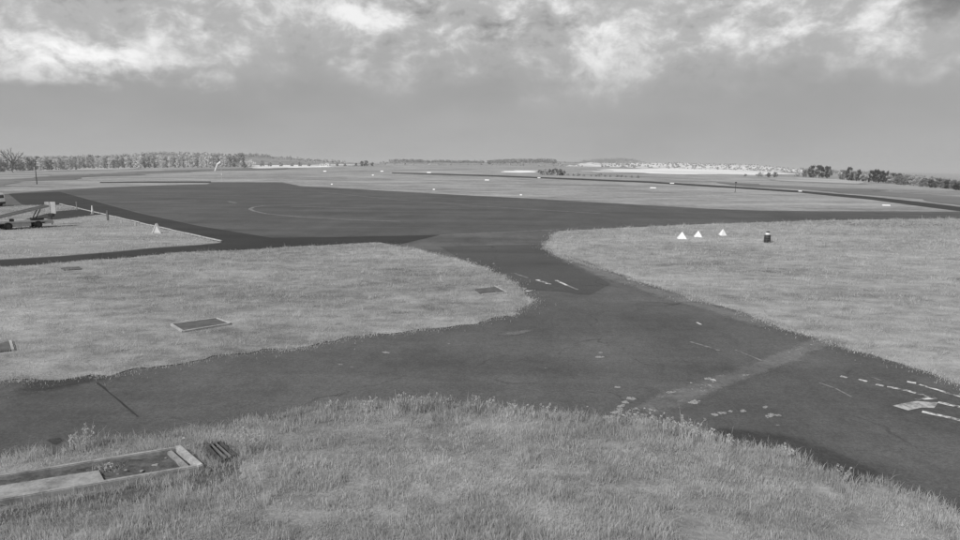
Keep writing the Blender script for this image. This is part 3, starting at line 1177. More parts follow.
# dark rounded trees on the right
for i, (px, py, h, lf, w, lab) in enumerate([
    (804, 176.8, 6.5, 'leaf_mid', .95, 'small grey tree left of the three dark rounded trees'),
    (811.5, 177.4, 11, 'leaf_dark', .62, 'narrow dark rounded tree, left of the three'),
    (819, 178, 11.8, 'leaf_dark', .75, 'biggest dark rounded tree, middle of the three'),
    (827, 178.2, 11.2, 'leaf_dark', .75, 'dark rounded tree, right of the three'),
    (842, 179.6, 9, 'leaf_mid', .8, 'grey rounded tree just right of the gap in the right trees'),
    (849, 180.6, 12.5, 'leaf_dark', .55, 'tall dark pointed tree right of the gap'),
    (853.5, 180.8, 9, 'leaf_mid', .6, 'grey tree between the two dark pointed trees'),
    (858, 181.4, 11, 'leaf_dark', .42, 'slim dark pointed tree standing apart'),
    (864, 181.6, 7, 'leaf_mid', .8, 'low grey tree between the slim dark tree and the dark group'),
    (871, 182.6, 11.5, 'leaf_dark', .62, 'left dark tree of the rightmost dark group'),
    (876, 182.8, 12.5, 'leaf_dark', .55, 'tallest dark tree of the rightmost dark group'),
    (881, 183, 11.5, 'leaf_dark', .6, 'third dark tree of the rightmost dark group'),
    (885.5, 183, 11.5, 'leaf_dark', .5, 'right dark tree of the rightmost dark group'),
    (797, 176.4, 3.5, 'leaf_mid', .9, 'low grey bush left of the dark trees'),
    (745, 176.2, 2.6, 'leaf_dark', .8, 'tiny dark bush at the edge of the bright field'),
    (759, 176.6, 5, 'leaf_mid', .9, 'grey bush at the right end of the bright field'),
    (768, 177, 4.6, 'leaf_mid', 1.1, 'grey tree right of the bright field, left of a pair'),
    (775, 177.2, 4.8, 'leaf_mid', 1.1, 'grey tree right of the bright field, right of a pair'),
]):
    tree('bush' if 'bush' in lab else 'broadleaf_tree', 'bush' if 'bush' in lab else 'round', px, py, h * 1.1, lf, 'bark', lab, 'bush' if 'bush' in lab else 'tree', wide=w * 1.25)
for i in range(40):
    px = 888 + i * 2.9 + random.uniform(-1.2, 1.2)
    by = np.interp(px, [885, 920, 960, 1010], [183, 186, 190, 196])
    tree('woodland_tree', 'round', px, by - random.uniform(-.6, 1.2), random.uniform(8, 11) * (0.9 if px > 920 else 1), random.choice(['leaf_mid', 'leaf_mid', 'leaf_pale', 'leaf_dark']), 'bark',
         f'tree of the close wood at the right edge, {ORD[i]} from the dark group', 'tree', 'trees of the wood at the right edge', wide=1.2)


# scrub and woods on the hills: far masses nobody could count
def scrub(name, spec, leaf, label, seed):
    rng = np.random.default_rng(seed)
    cs, rs = [], []
    for pick, x0, x1, t0, t1, n, r0, r1 in spec:
        for _ in range(n):
            px = rng.uniform(x0, x1)
            t = rng.uniform(t0, t1)
            c = pick(px, t)
            r = rng.uniform(r0, r1)
            cs.append((c.x, c.y, c.z + r * .6))
            rs.append(r)
    me = leaf_cloud(name, cs, rs, 20, 1.1, rng)
    o = link(name, me, leaf)
    tag(o, label, 'woodland', kind='stuff')


scrub('hillside_wood', [(pick_c, 390, 424, .82, 1, 120, 2.5, 4.5), (pick_c, 424, 484, .75, .97, 170, 2, 4), (pick_c, 488, 556, .5, .98, 420, 2.5, 4.5)], 'leaf_mid', 'dull grey woods along the middle skyline', 3)  # distance haze is put into the mid-grey leaf colour
scrub('hillside_scrub', [(pick_r, 600, 800, .05, 1, 420, 0.8, 2.4), (pick_c, 380, 600, .1, 1, 120, .8, 2.2)], 'leaf_pale', 'scattered dark scrub on the bright hillside', 4)
scrub('hillside_wood', [(pick_l, -60, 270, .75, 1, 420, 1.8, 3.6), (pick_l, 270, 345, .6, 1, 60, 1.5, 3)], 'leaf_pale', 'grey wooded hill behind the left treeline', 5)
scrub('hillside_wood', [(pick_f, 580, 640, .6, 1, 160, 4, 7)], 'leaf_mid', 'dark wood on the small round far hill', 6)  # leaf colour greyed here too, to stand for haze
scrub('hillside_wood', [(pick_r, 800, 1040, .3, 1, 500, 2, 4)], 'leaf_mid', 'grey wooded slope behind the right trees', 7)

# ------------------------------------------------------------------ things on the aerodrome
def box_faces(t, name, c, s, mat, bevel=0.01, rot=None):
    return MB().box(c, s, rot, bevel).build(name, mat, t)


# belt loader / trailer at the left edge
def belt_loader():
    p = gp(20.5, 228.3)
    a, b = gp(5.5, 229.3), gp(35.5, 227.4)
    rz = math.atan2(b.y - a.y, b.x - a.x)
    t = empty('belt_loader', p, rz)
    L = (b - a).length
    h = L / 2
    # low body between the wheels
    MB().box((0.25, 0, .62), (L + 2.0, 1.5, .14), None, .02).build('deck', 'pale_metal', t)
    MB().box((-0.1, 0, .38), (L - .85, 1.35, .32), None, .03).build('body', 'pale_metal', t)
    MB().box((h + .95, 0, .46), (.75, 1.4, .22), None, .03).build('body_panel', 'pale_metal', t)
    MB().tube((-h - .9, 0, .5), (-h - 2.6, 0, .42), .05).build('drawbar', 'darkmetal', t)
    for sx in (-1, 1):
        MB().tube((sx * h, -.75, .33), (sx * h, .75, .33), .05).build('axle', 'darkmetal', t)
        for sy in (-1, 1):
            w = empty_part('wheel', (sx * h, sy * .72, .33), t)
            mb = MB()
            mb.lathe([(.17, -.11), (.29, -.12), (.335, -.07), (.335, .07), (.29, .12), (.17, .11)], 20)
            o = mb.build('tyre', 'tyre', w)
            o.rotation_euler = (math.pi / 2, 0, 0)
            mb = MB().lathe([(.06, -.125), (.168, -.118), (.168, .118), (.06, .125)], 14)
            o = mb.build('rim', 'darkmetal', w)
            o.rotation_euler = (math.pi / 2, 0, 0)
    # inclined conveyor boom
    q = Vector((h + 1.15, 0, 1.95)) - Vector((-h - 1.2, 0, .92))
    ang = math.atan2(q.z, q.x)
    rot = Matrix.Rotation(-ang, 3, 'Y')
    cc = Vector(((h + 1.15 - h - 1.2) / 2, 0, (1.95 + .92) / 2))
    MB().box(cc, (q.length, .85, .12), rot, .02).build('boom', 'pale_metal', t)
    MB().box(cc + Vector((0, 0, .09)), (q.length - .1, .7, .03), rot).build('belt', 'darkmetal', t)
    for sy in (-1, 1):
        MB().box(cc + Vector((0, sy * .43, .03)), (q.length, .05, .2), rot, .01).build('side_rail', 'greymetal', t)
        MB().tube((h - .1, sy * .35, .68), (h + .45, sy * .35, 1.7), .045).build('lift_arm', 'darkmetal', t)
    MB().box((-.75, -.4, .82), (.3, .3, .26), None, .03).build('control_box', 'darkmetal', t)
    MB().box((h + .2, 0, .8), (.9, .8, .2), None, .03).build('motor_housing', 'darkmetal', t)
    tag(t, 'low wheeled belt loader with inclined boom parked on grass at left edge', 'loader')
    return t


def empty_part(name, loc, parent):
    o = bpy.data.objects.new(name, None)
    o.empty_display_size = .1
    COL.objects.link(o)
    o.location = loc
    o.parent = parent
    return o


belt_loader()

# board on posts right of it
p = gp(52, 224.5)
s = mpp(p)
t = empty('notice_board', p, math.radians(4))
for sx in (-.26, .26):
    MB().box((sx, 0, 1.65), (.49, .05, 1.15), None, .01).build('panel', 'concrete_pale' if sx < 0 else 'offwhite', t)
MB().tube((0, .05, -.2), (0, .05, 2.2), .045).build('post', 'darkmetal', t)
MB().box((0, .03, .95), (.5, .3, .32), None, .03).build('bracket', 'darkmetal', t)
tag(t, 'pale two-panel board on a dark post beside the belt loader', 'board')

# white van at the frame edge, seen in part
p = gp(-10, 206.0)
t = empty('white_van', p, math.radians(3))
pr = [(-2.2, .35), (1.35, .35), (1.5, .5), (1.5, 1.45), (1.38, 1.72), (-1.2, 1.78), (-1.75, 1.25), (-2.25, 1.05)]
mb = MB().prism(pr, 1.7, -.85)
bmesh.ops.bevel(mb.bm, geom=mb.bm.edges[:], offset=.04, segments=2, affect='EDGES')
mb.build('body', 'white', t)
MB().box((-.2, 0, .32), (3.5, 1.6, .12), None, .02).build('underside', 'darkmetal', t)
MB().box((.6, -.86, 1.35), (1.1, .02, .45), None, .005).build('side_window', 'glass', t)
MB().box((1.48, 0, 1.3), (.06, 1.3, .45), Matrix.Rotation(-.1, 3, 'Y'), .005).build('rear_window', 'glass', t)
MB().box((1.54, 0, .48), (.1, 1.6, .16), None, .03).build('bumper', 'darkmetal', t)
for sx in (-1.45, .85):
    for sy in (-.8, .8):
        w = empty_part('wheel', (sx, sy, .31), t)
        o = MB().lathe([(.16, -.1), (.27, -.11), (.31, -.06), (.31, .06), (.27, .11), (.16, .1)], 18).build('tyre', 'tyre', w)
        o.rotation_euler = (math.pi / 2, 0, 0)
        o = MB().lathe([(.05, -.115), (.158, -.108), (.158, .108), (.05, .115)], 12).build('rim', 'greymetal', w)
        o.rotation_euler = (math.pi / 2, 0, 0)
tag(t, 'white van seen in part at the left frame edge on dark asphalt', 'van')

# low pale kerb rail along the apron edge with its short posts
kp = [gp(60, 204.6), gp(100, 213.9), gp(150, 225.9), gp(185, 233.9), gp(222, 242.2)]
t = empty('kerb_rail', kp[2])
for i in range(4):
    a, b = kp[i], kp[i + 1]
    n = max(1, int((b - a).length / 3.0))
    for j in range(n):
        q0 = a.lerp(b, j / n) - kp[2]
        q1 = a.lerp(b, (j + .985) / n) - kp[2]
        d = q1 - q0
        mb = MB()
        mb.box((q0 + q1) / 2 + Vector((0, 0, .10 + random.uniform(-.03, .02))), (d.length, .14, .10), Matrix.Rotation(math.atan2(d.y, d.x) + random.uniform(-.006, .006), 3, 'Z'), .015)
        mb.build('rail', 'concrete_pale', t)
        mb = MB().box(q0 + Vector((0, 0, .03)), (.10, .10, .2), None, .01)
        mb.build('post', 'concrete', t)
tag(t, 'low pale rail with short posts along the left apron edge', 'rail')

for px, py, hp, mt, nm, lab in [(77, 210.2, 8, 'greymetal', 'marker_post', 'thin grey marker post at the far end of the kerb rail'),
                                (108, 220.5, 9.5, 'wood', 'marker_post', 'stout grey post on the grass side of the kerb rail')]:
    p = gp(px, py)
    s = mpp(p)
    t = empty(nm, p)
    w = .10 if 'thin' in lab else .17
    MB().box((0, 0, hp * s / 2 - .1), (w, w, hp * s + .2), None, .015).build('post', mt, t)
    MB().box((0, 0, hp * s + .02), (w * 1.25, w * 1.25, .05), None, .01).build('cap', mt, t)
    tag(t, lab, 'post')
p = gp(92.6, 214.2)
s = mpp(p)
t = empty('traffic_cone', p)
MB().box((0, 0, .03), (.38, .38, .06), None, .01).build('base', 'greymetal', t)
MB().lathe([(.15, .05), (.10, .4), (.05, 8.6 * s - .05), (.035, 8.6 * s)], 14).build('cone', 'white', t, True)
tag(t, 'tall narrow white cone beside the kerb rail', 'cone')
for px, py, hp in [(121.5, 223, 3.6), (135.5, 226, 3.6)]:
    p = gp(px, py)
    s = mpp(p)
    t = empty('kerb_marker', p)
    MB().box((0, 0, hp * s / 2), (.12, .1, hp * s), None, .015).build('post', 'offwhite', t)
    MB().box((0, 0, hp * s), (.2, .12, .06), None, .01).build('cap', 'offwhite', t)
    tag(t, 'short pale marker on the grass by the kerb rail, ' + ('left one' if px < 130 else 'right one'), 'marker', 'short pale markers by the kerb rail')


def gable(name, p, w, h, L, rz, label, group=None, thick=.02, cat='marker'):
    """tent-shaped white aerodrome marker: two sloping sheets meeting at a ridge, open at the ends"""
    t = empty(name, p, rz)
    for sx in (-1, 1):
        mb = MB()
        a = [(sx * w / 2, 0), (0, h), (0, h - thick * 2.2), (sx * (w / 2 - thick * 1.6), 0)]
        mb.prism(a, L, -L / 2)
        mb.build('panel', 'white', t)
    MB().box((0, 0, h * .45), (w * .46, L * .86, .025)).build('brace', 'greymetal', t)
    tag(t, label, cat, group)
    return t


p = gp(157, 233.0)
t = gable('a_frame_marker', p, .74, .86, .55, math.radians(12), 'tall white folding marker standing on grass beside the kerb rail', thick=.05)
for yy in (-.24, .21):
    MB().prism([(-.31, .02), (.31, .02), (.02, .76), (-.02, .76)], .03, yy).build('end_panel', 'white', t)
def pyramid(name, p, w, h, rz, label, group):
    t = empty(name, p, rz)
    c = [Vector((math.cos(a) * w * .707, math.sin(a) * w * .707, 0)) for a in (math.pi / 4 + math.pi / 2 * i for i in range(4))]
    for i in range(4):
        a, b = c[i], c[(i + 1) % 4]
        bm = bmesh.new()
        n = ((a + b) / 2).normalized() * .015
        v = [bm.verts.new(q) for q in (a, b, Vector((0, 0, h)), a - n * 1.0, b - n * 1.0, Vector((0, 0, h - .04)))]
        bm.faces.new((v[0], v[1], v[2]))
        bm.faces.new((v[5], v[4], v[3]))
        for q, r_ in ((0, 1), (1, 2), (2, 0)):
            bm.faces.new((v[q], v[q + 3], v[r_ + 3], v[r_]))
        bmesh.ops.recalc_face_normals(bm, faces=bm.faces)
        me = bpy.data.meshes.new('panel')
        bm.to_mesh(me)
        bm.free()
        link('panel', me, 'white', t)
    tag(t, label, 'marker', group)


for px, py, w, h, rz, lab in [(681.8, 238.6, 9.0, 7.0, .12, 'left one of the three white pyramid markers on the right grass'),
                              (698.0, 236.8, 7.8, 6.3, .10, 'middle one of the three white pyramid markers on the right grass'),
                              (722.5, 235.4, 6.2, 6.6, .62, 'right one of the three white pyramid markers, turned aside')]:
    p = gp(px, py)
    s = mpp(p)
    pyramid('pyramid_marker', p, w * s, h * s, -math.atan2(p.x, p.y) + rz, lab, 'white pyramid markers by the taxiway')

# drum with a lamp on top
p = gp(767, 242.6)
s = mpp(p)
t = empty('marker_drum', p)
r = 3.0 * s
H = 7.6 * s
MB().lathe([(r * .95, 0), (r, .03), (r, H * .32), (r * 1.05, H * .34), (r, H * .36), (r, H * .64), (r * 1.05, H * .66), (r, H * .68), (r, H - .03), (r * .95, H)], 24).build('drum', 'darkmetal', t, True)
MB().lathe([(r * .75, H), (r * .72, H + 1.6 * s), (r * .5, H + 2.3 * s)], 18).build('light_housing', 'white', t, True)
MB().lathe([(r * .5, H + 2.3 * s), (r * .62, H + 2.6 * s), (r * .5, H + 3.4 * s), (r * .2, H + 3.8 * s)], 16).build('lamp_cap', 'darkmetal', t, True)
tag(t, 'dark drum with a white lamp housing standing on the right grass', 'drum')

# runway strip markers far out
for px, py, w, lab in [
    (325, 171.6, 4, 'flat white marker on the far strip, left of three near the white field'), (382, 171.6, 4, 'flat white marker at the left end of the runway'),
    (373, 175.5, 2.5, 'small white marker in front of the left runway end'), (332, 184.6, 2.2, 'small white marker near the far apron edge'),
    (434, 189.8, 2.6, 'bright white marker in the grass just beyond the apron'), (429, 173.0, 5, 'white marker on the far side of the left runway'),
    (487, 180.4, 5.5, 'flat white marker on the strip left of the dark bush clump'), (521, 195.2, 2.6, 'bright white marker beyond the middle apron edge'),
    (539, 178.2, 3.5, 'white marker at the runway edge below the dark bush clump'), (653, 188.2, 7, 'long white marker on the strip in the middle right'),
    (672, 183.8, 5, 'dull white marker at the runway edge right of middle'), (886, 205.6, 9, 'largest long white marker, between runway and taxiway at right'),
    (800, 191.6, 4, 'white marker at the runway edge at right')]:
    p = gp(px, py)
    s = mpp(p)
    L = w * s * .8
    hgt = min(.9 * s, .5)
    gable('strip_marker', p, max(.5, hgt * 1.3), hgt, L, math.radians(90 - 12), lab, 'white markers along the runway strip')

# windsock
def windsock():
    p = gp(222, 181.2)
    s = mpp(p)
    t = empty('windsock', p)
    H = 19.5 * s
    MB().tube((0, 0, -.3), (0, 0, H), .06, .045, 10).build('pole', 'offwhite', t)
    MB().tube((0, 0, 6 * s), (0, 0, 8 * s), .10, .10, 10).build('pole_band', 'white', t)
    a = Vector((.2 * s, 0, H - .6 * s))
    m = a + Vector((-3.4 * s, 0, -2.2 * s))
    b = a + Vector((-6.6 * s, 0, -9 * s))
    mb = MB()
    c = [a.lerp(m, k / 3) for k in range(3)] + [m.lerp(b, k / 5) for k in range(6)]
    for k in range(len(c) - 1):
        r0 = .42 * (1 - .5 * k / len(c))
        r1 = .42 * (1 - .5 * (k + 1) / len(c))
        mb.tube(c[k], c[k + 1], r0, r1, 12, cap=False)
    mb.build('sock', 'white', t, True)
    mb = MB()
    mb.tube((0, 0, H - .05), (-.5, 0, H - .05), .03)
    mb.build('swivel_arm', 'greymetal', t)
    tag(t, 'white windsock drooping from its pole in front of the left treeline', 'windsock')


windsock()
p = gp(37, 184.3)
s = mpp(p)
t = empty('dark_pole', p)
MB().tube((0, 0, -.3), (0, 0, 20.5 * s), .12, .08, 10).build('pole', 'darkmetal', t)
MB().box((0, 0, 20 * s), (.5, .12, .14), None, .02).build('crossbar', 'darkmetal', t)
tag(t, 'lone dark pole on the far grass in front of the left treeline', 'pole')
p = gp(735.2, 192.3)
s = mpp(p)
t = empty('strip_sign', p)
MB().tube((0, 0, -.2), (0, 0, 9.6 * s), .07, .05, 8).build('pole', 'darkmetal', t)
MB().lathe([(.12, 9.0 * s), (.26, 9.3 * s), (.26, 10.0 * s), (.12, 10.4 * s)], 12).build('head', 'darkmetal', t, True)
MB().box((0, 0, .1), (.4, .4, .2), None, .02).build('footing', 'concrete', t)
tag(t, 'thin dark pole with a knob head beside the runway', 'pole')

# small buildings beyond the field
for px, py, w, h, lab in [(322, 164.2, 4, 2.8, 'left one of two small white buildings beyond the white field'), (327.5, 164.2, 4.5, 3.4, 'right one of two small white buildings beyond the white field')]:
    p = at_depth(px, py, 720)
    p.z = float(terrain(p.x, p.y))
    s = mpp(p)
    t = empty('white_building', p)
    W, H, D = w * s, h * s, 5.0
    MB().box((0, 0, H * .35), (W, D, H * .7)).build('wall', 'white', t)
    MB().prism([(-W * .55, H * .7), (W * .55, H * .7), (W * .5, H * .72), (0, H), (-W * .5, H * .72)], D + .6, -D / 2 - .3).build('roof', 'offwhite', t)
    MB().box((W * .2, -D / 2 - .02, H * .25), (1.0, .08, H * .48)).build('door', 'greymetal', t)
    MB().box((-W * .2, -D / 2 - .02, H * .4), (1.2, .08, H * .25)).build('window', 'glass', t)
    tag(t, lab, 'building', 'two small white buildings')

# ------------------------------------------------------------------ covers set in the grass
def cover(pts, label, edge_ids=(0, 1, 2, 3)):
    w = [Vector((a, b, 0)) for a, b in px_poly(pts)]
    c = sum(w, Vector()) / 4
    t = empty('ground_cover', c)
    poly = [(v - c) for v in w]
    bm = bmesh.new()
    lo = [bm.verts.new((v.x, v.y, 0.0)) for v in poly]
    hi = [bm.verts.new((v.x, v.y, .07)) for v in poly]
    bm.faces.new(hi)
    for i in range(4):
        j = (i + 1) % 4
        bm.faces.new((lo[i], lo[j], hi[j], hi[i]))
    bmesh.ops.recalc_face_normals(bm, faces=bm.faces)
    me = bpy.data.meshes.new('slab')
    bm.to_mesh(me)
    bm.free()
    link('slab', me, 'concrete_dark', t)
    for i in edge_ids:
        a, b = poly[i], poly[(i + 1) % 4]
        d = b - a
        nrm = Vector((-d.y, d.x, 0)).normalized()
        if nrm.dot((a + b) / 2) < 0:
            nrm = -nrm
        MB().box((a + b) / 2 + nrm * .045 + Vector((0, 0, .045)), (d.length + .06, .08, .1), Matrix.Rotation(math.atan2(d.y, d.x), 3, 'Z'), .01).build('edging', 'concrete_pale', t)
    tag(t, label, 'cover')
    return [(c.x + v.x * 1.05, c.y + v.y * 1.05) for v in poly]


HOLES = [
    cover([(173, 326), (184, 332.6), (229, 325.2), (216, 320.2)], 'large dark ground cover in the middle of the left grass'),
    cover([(475, 290.5), (482, 295.6), (506, 293.6), (495, 288)], 'dark ground cover near the tip of the left grass', (1, 2)),
    cover([(-24, 351.5), (-14, 355), (11.5, 352), (9, 343)], 'dark ground cover cut by the left frame edge', (2,)),
    cover([(61, 268.9), (64, 271.2), (82, 270), (79, 267.6)], 'small dark cover by the dark road, left one of a pair', ()),
    cover([(77, 278.6), (86, 280.2), (102, 278.6), (97, 276.6)], 'small dark cover by the dark road, right one of a pair', ()),
]

# ------------------------------------------------------------------ concrete pit bottom left
def pit():
    A, B, C_, D = [Vector((q[0], q[1], 0)) for q in px_poly([(-40, 489), (179, 453), (200, 471.5), (-40, 513)])]
    c = (A + B + C_ + D) / 4
    t = empty('concrete_pit', c)
    H = .15

    def wall(a, b, w, h, mat, name='kerb_wall'):
        d = b - a
        MB().box((a + b) / 2 - c + Vector((0, 0, h / 2 - .02)), (d.length, w, h + .04), Matrix.Rotation(math.atan2(d.y, d.x), 3, 'Z'), .018).build(name, mat, t)
    wall(A, B, .10, H, 'concrete')
    wall(D, C_, .11, H, 'concrete')
    u = (B - A).normalized()
    wall(B + (B - C_).normalized() * .05, C_ + (C_ - B).normalized() * .06, .13, H + .012, 'concrete_pale')
    wall(B - u * .2 + (C_ - B) * .06, C_ - u * .2 + (B - C_) * .06, .11, H - .03, 'concrete')
    # soil floor
    n = 26
    bm = bmesh.new()
    vs = []
    for i in range(n + 1):
        r = []
        for j in range(9):
            p = (A.lerp(B, i / n)).lerp(D.lerp(C_, i / n), j / 8) - c
            r.append(bm.verts.new((p.x, p.y, .045 + random.uniform(-.025, .03))))
        vs.append(r)
    for i in range(n):
        for j in range(8):
            bm.faces.new((vs[i][j], vs[i + 1][j], vs[i + 1][j + 1], vs[i][j + 1]))
    bmesh.ops.recalc_face_normals(bm, faces=bm.faces)
    me = bpy.data.meshes.new('soil')
    bm.to_mesh(me)
    bm.free()
    link('soil', me, 'soil', t)
    # cover slab over the left part
    q = [Vector((a, b, 0)) - c for a, b in px_poly([(-40, 497), (99, 475), (105, 486), (-40, 510)])]
    bm = bmesh.new()
    lo = [bm.verts.new((v.x, v.y, .03)) for v in q]
    hi = [bm.verts.new((v.x, v.y, .105)) for v in q]
    bm.faces.new(hi)
    bm.faces.new(lo[::-1])
    for i in range(4):
        j = (i + 1) % 4
        bm.faces.new((lo[i], lo[j], hi[j], hi[i]))
    bmesh.ops.recalc_face_normals(bm, faces=bm.faces)
    me = bpy.data.meshes.new('cover_slab')
    bm.to_mesh(me)
    bm.free()
    link('cover_slab', me, 'concrete', t)
    tag(t, 'long shallow concrete pit with kerb walls and half-covering slab at lower left', 'pit')
    k = 1.04
    return [(c.x + (v - c).x * k, c.y + (v - c).y * k * 1.1) for v in (A, B, C_, D)]


PIT = pit()

# frame with bars beside the pit
q = [Vector((a, b, 0)) for a, b in px_poly([(208, 449), (220, 445), (236, 458), (222, 464)])]
c = sum(q, Vector()) / 4
t = empty('metal_grate', c)
for i in range(4):
    a, b = q[i] - c, q[(i + 1) % 4] - c
    d = b - a
    MB().box((a + b) / 2 + Vector((0, 0, .05 + .004 * (i % 2))), (d.length + .04, .045, .07), Matrix.Rotation(math.atan2(d.y, d.x), 3, 'Z'), .01).build('frame_side', 'rust', t)
for k in (.33, .66):
    a, b = (q[0].lerp(q[1], k) - c), (q[3].lerp(q[2], k) - c)
    d = b - a
    MB().box((a + b) / 2 + Vector((0, 0, .07)), (d.length, .035, .04), Matrix.Rotation(math.atan2(d.y, d.x), 3, 'Z'), .008).build('bar', 'wood', t)
tag(t, 'dark metal frame with bars lying at the right end of the pit', 'grate')
GRATE = [((v - c).x * 1.15 + c.x, (v - c).y * 1.15 + c.y) for v in q]
dirt = rough_edge(px_poly([(-40, 515), (60, 502), (150, 485), (200, 474), (215, 466), (245, 458), (243, 474), (225, 482), (200, 492), (120, 506), (50, 520), (-40, 532)]), .12, .12)
o = sheet('bare_soil', dirt, .006, 'soil', kind='structure')
dirt2 = px_poly([(195, 446), (212, 441), (226, 442), (246, 458), (232, 466), (205, 466)])
sheet('bare_soil', rough_edge(dirt2, .1, .05), .008, 'soil', kind='structure')


# stones
def rock_mesh(seed, flat=.55):
    rng = np.random.default_rng(seed)
    bm = bmesh.new()
    bmesh.ops.create_icosphere(bm, subdivisions=2, radius=1)
    for v in bm.verts:
        d = v.co.normalized()
        k = 1 + .28 * math.sin(d.x * 3.1 + seed) * math.cos(d.y * 2.7 + seed * 2) + rng.uniform(-.13, .13)
        v.co = Vector((d.x * k, d.y * k, max(-.3, d.z * k) * flat))
    me = bpy.data.meshes.new('stone')
    bm.to_mesh(me)
    bm.free()
    me.materials.append(MAT['rock'])
    return me


ROCKS = [rock_mesh(i) for i in range(5)]
for px, py, w, lab in [(156, 465, 6.5, 'largest pale stone lying in the pit'), (142, 471, 4.5, 'pale stone left of the largest stone in the pit'), (126, 470, 3, 'small stone in the middle of the pit'),
                       (118, 474, 2.5, 'tiny stone near the cover slab in the pit'), (166, 458, 2.5, 'tiny stone near the right end of the pit'), (200, 450.5, 4.5, 'pale stone between pit and metal frame')]:
    p = gp(px, py, 0)
    inpit = px < 190
    if inpit:
        d = ray(px, py)
        k = (.06 - CAM_H) / d.z
        p = Vector((0, 0, CAM_H)) + d * k
    s = mpp(p)
    o = bpy.data.objects.new('stone', ROCKS[random.randrange(5)])
    COL.objects.link(o)
    o.location = p + Vector((0, 0, .0))
    o.scale = (w * s / 2, w * s / 2 * .8, w * s / 2 * .8)
    o.rotation_euler = (0, 0, random.uniform(0, 6))
    tag(o, lab, 'stone', 'stones in and beside the pit')


# rubble and clods on the asphalt
def clod_mesh(seed):
    rng = np.random.default_rng(seed)
    bm = bmesh.new()
    for _ in range(int(rng.integers(34, 50))):
        r = rng.uniform(.06, .26)
        m = bmesh.ops.create_icosphere(bm, subdivisions=1, radius=r)
        ang, rad = rng.uniform(0, 6.28), math.sqrt(rng.random())
        off = Vector((math.cos(ang) * rad, math.sin(ang) * rad * .55, r * .3))
        for v in m['verts']:
            v.co = v.co * rng.uniform(.8, 1.2) + off
            v.co.z *= .8
    me = bpy.data.meshes.new('clod')
    bm.to_mesh(me)
    bm.free()
    me.materials.append(MAT['rock'])
    return me


CLODS = [clod_mesh(90 + i) for i in range(6)]
z6 = lambda a, b: (560 + a / 3.692, 300 + b / 3.692)
RUB = sorted([(545, 291, 9), (595, 280, 8), (685, 278, 8), (410, 340, 11), (437, 332, 6), (370, 357, 7), (530, 335, 9), (565, 323, 6), (495, 357, 9), (445, 373, 8), (497, 378, 11),
                (345, 410, 9), (600, 417, 9), (570, 423, 8), (630, 411, 6), (675, 410, 8), (775, 428, 11), (757, 395, 7), (805, 425, 9), (805, 462, 4), (147, 210, 7), (150, 194, 5), (212, 322, 6),
                (262, 364, 10), (240, 378, 9), (225, 392, 9), (222, 404, 9), (205, 415, 8), (265, 434, 9), (285, 430, 7), (310, 424, 8), (330, 414, 7), (180, 432, 8), (865, 184, 5)])
for a, b, w in RUB:
    px, py = z6(a, b)
    p = gp(px, py)
    s = mpp(p)
    o = bpy.data.objects.new('rubble_pile', CLODS[random.randrange(6)])
    COL.objects.link(o)
    o.location = p
    k = w * s / 2
    q = random.uniform(.7, 1.35)
    o.scale = (k * 1.2 * q, k * random.uniform(.8, 1.5), k * random.uniform(.35, .7))
    o.rotation_euler = (0, 0, random.uniform(.1, .9))
    tag(o, f'pale rubble scatter near the repaired band, {ORD[RUB.index((a, b, w))]} from the left', 'rubble', 'rubble scatters along the repaired band')
CLO = sorted([(10, 391, 4), (18, 389, 3), (24, 387, 4), (40, 384, 3), (74, 382.5, 3.5), (98, 378.5, 4), (204, 386, 3.5), (100, 414, 3), (10, 413, 3), (117, 418, 3), (449, 343.5, 4), (386, 352.5, 8), (340, 364.5, 5), (352, 367, 4),
                  (549, 309.5, 3), (546, 368, 4), (600, 357, 4)])
for px, py, w in CLO:
    p = gp(px, py)
    s = mpp(p)
    o = bpy.data.objects.new('clod', CLODS[random.randrange(6)])
    COL.objects.link(o)
    o.location = p
    k = w * s / 2
    o.scale = (k, k, k * .4)
    o.rotation_euler = (0, 0, random.uniform(-.6, .6))
    tag(o, f'small pale clod on the taxiway by the left grass, {ORD[CLO.index((px, py, w))]} from the left', 'clod', 'small clods beside the left grass')

# ------------------------------------------------------------------ grass
front_poly = front_w + px_poly([(1040, 900), (-70, 900)])
right_poly = px_poly(RIGHT_TOP) + rlow_w[1:]
plot_poly = px_poly(ROAD_TOP) + px_poly(KERB[1:]) + px_poly([(22, 205.2), (0, 207), (-60, 212)])


sheet('grass_verge', front_poly, 0.004, 'turf', kind='structure')
sheet('grass_field', right_poly, 0.004, 'turf', kind='structure')


def dens_clump(sc, lo, power=1.0, seed=1):
    def f(x, y):
        n = vnoise2(x, y, sc, seed) * .6 + vnoise2(x, y, sc * .33, seed + 1) * .4
        return np.clip(lo + (n - .38) * 2.2, 0.04, 1) ** power
    return f


holes = HOLES + [PIT, GRATE]
x, y = scatter(front_poly, 3200, dens_clump(.6, .36, 1, 3), holes + [dirt, dirt2], bbox=(-16, 4.5, 16, 30))
tall = .15 + 1.1 * vnoise2(x, y, 1.4, 9) ** 1.6 + .8 * vnoise2(x, y, .3, 10) ** 2
h = RNG.gamma(5, .0125, len(x)) * (tall + .35)
worn = vnoise2(x, y, 1.9, 71) * .6 + vnoise2(x, y, .6, 72) * .4
kp_ = (worn > .34) | (RNG.random(len(x)) < .25)
x, y, h = x[kp_], y[kp_], h[kp_]
tus = vnoise2(x, y, .55, 73)
h = h * np.where(tus > .78, 1.9, 1.0)
tag(blades('foreground_grass', x, y, h, RNG.uniform(.006, .014, len(x)), 'blade', clump_dir=vnoise2(x, y, .5, 12) * 12), 'rough pale grass covering the whole foreground', 'grass', kind='stuff')
x, y = scatter(dirt, 900, dens_clump(.4, .2, 1.4, 5), [PIT], bbox=(-16, 4.5, 16, 30))
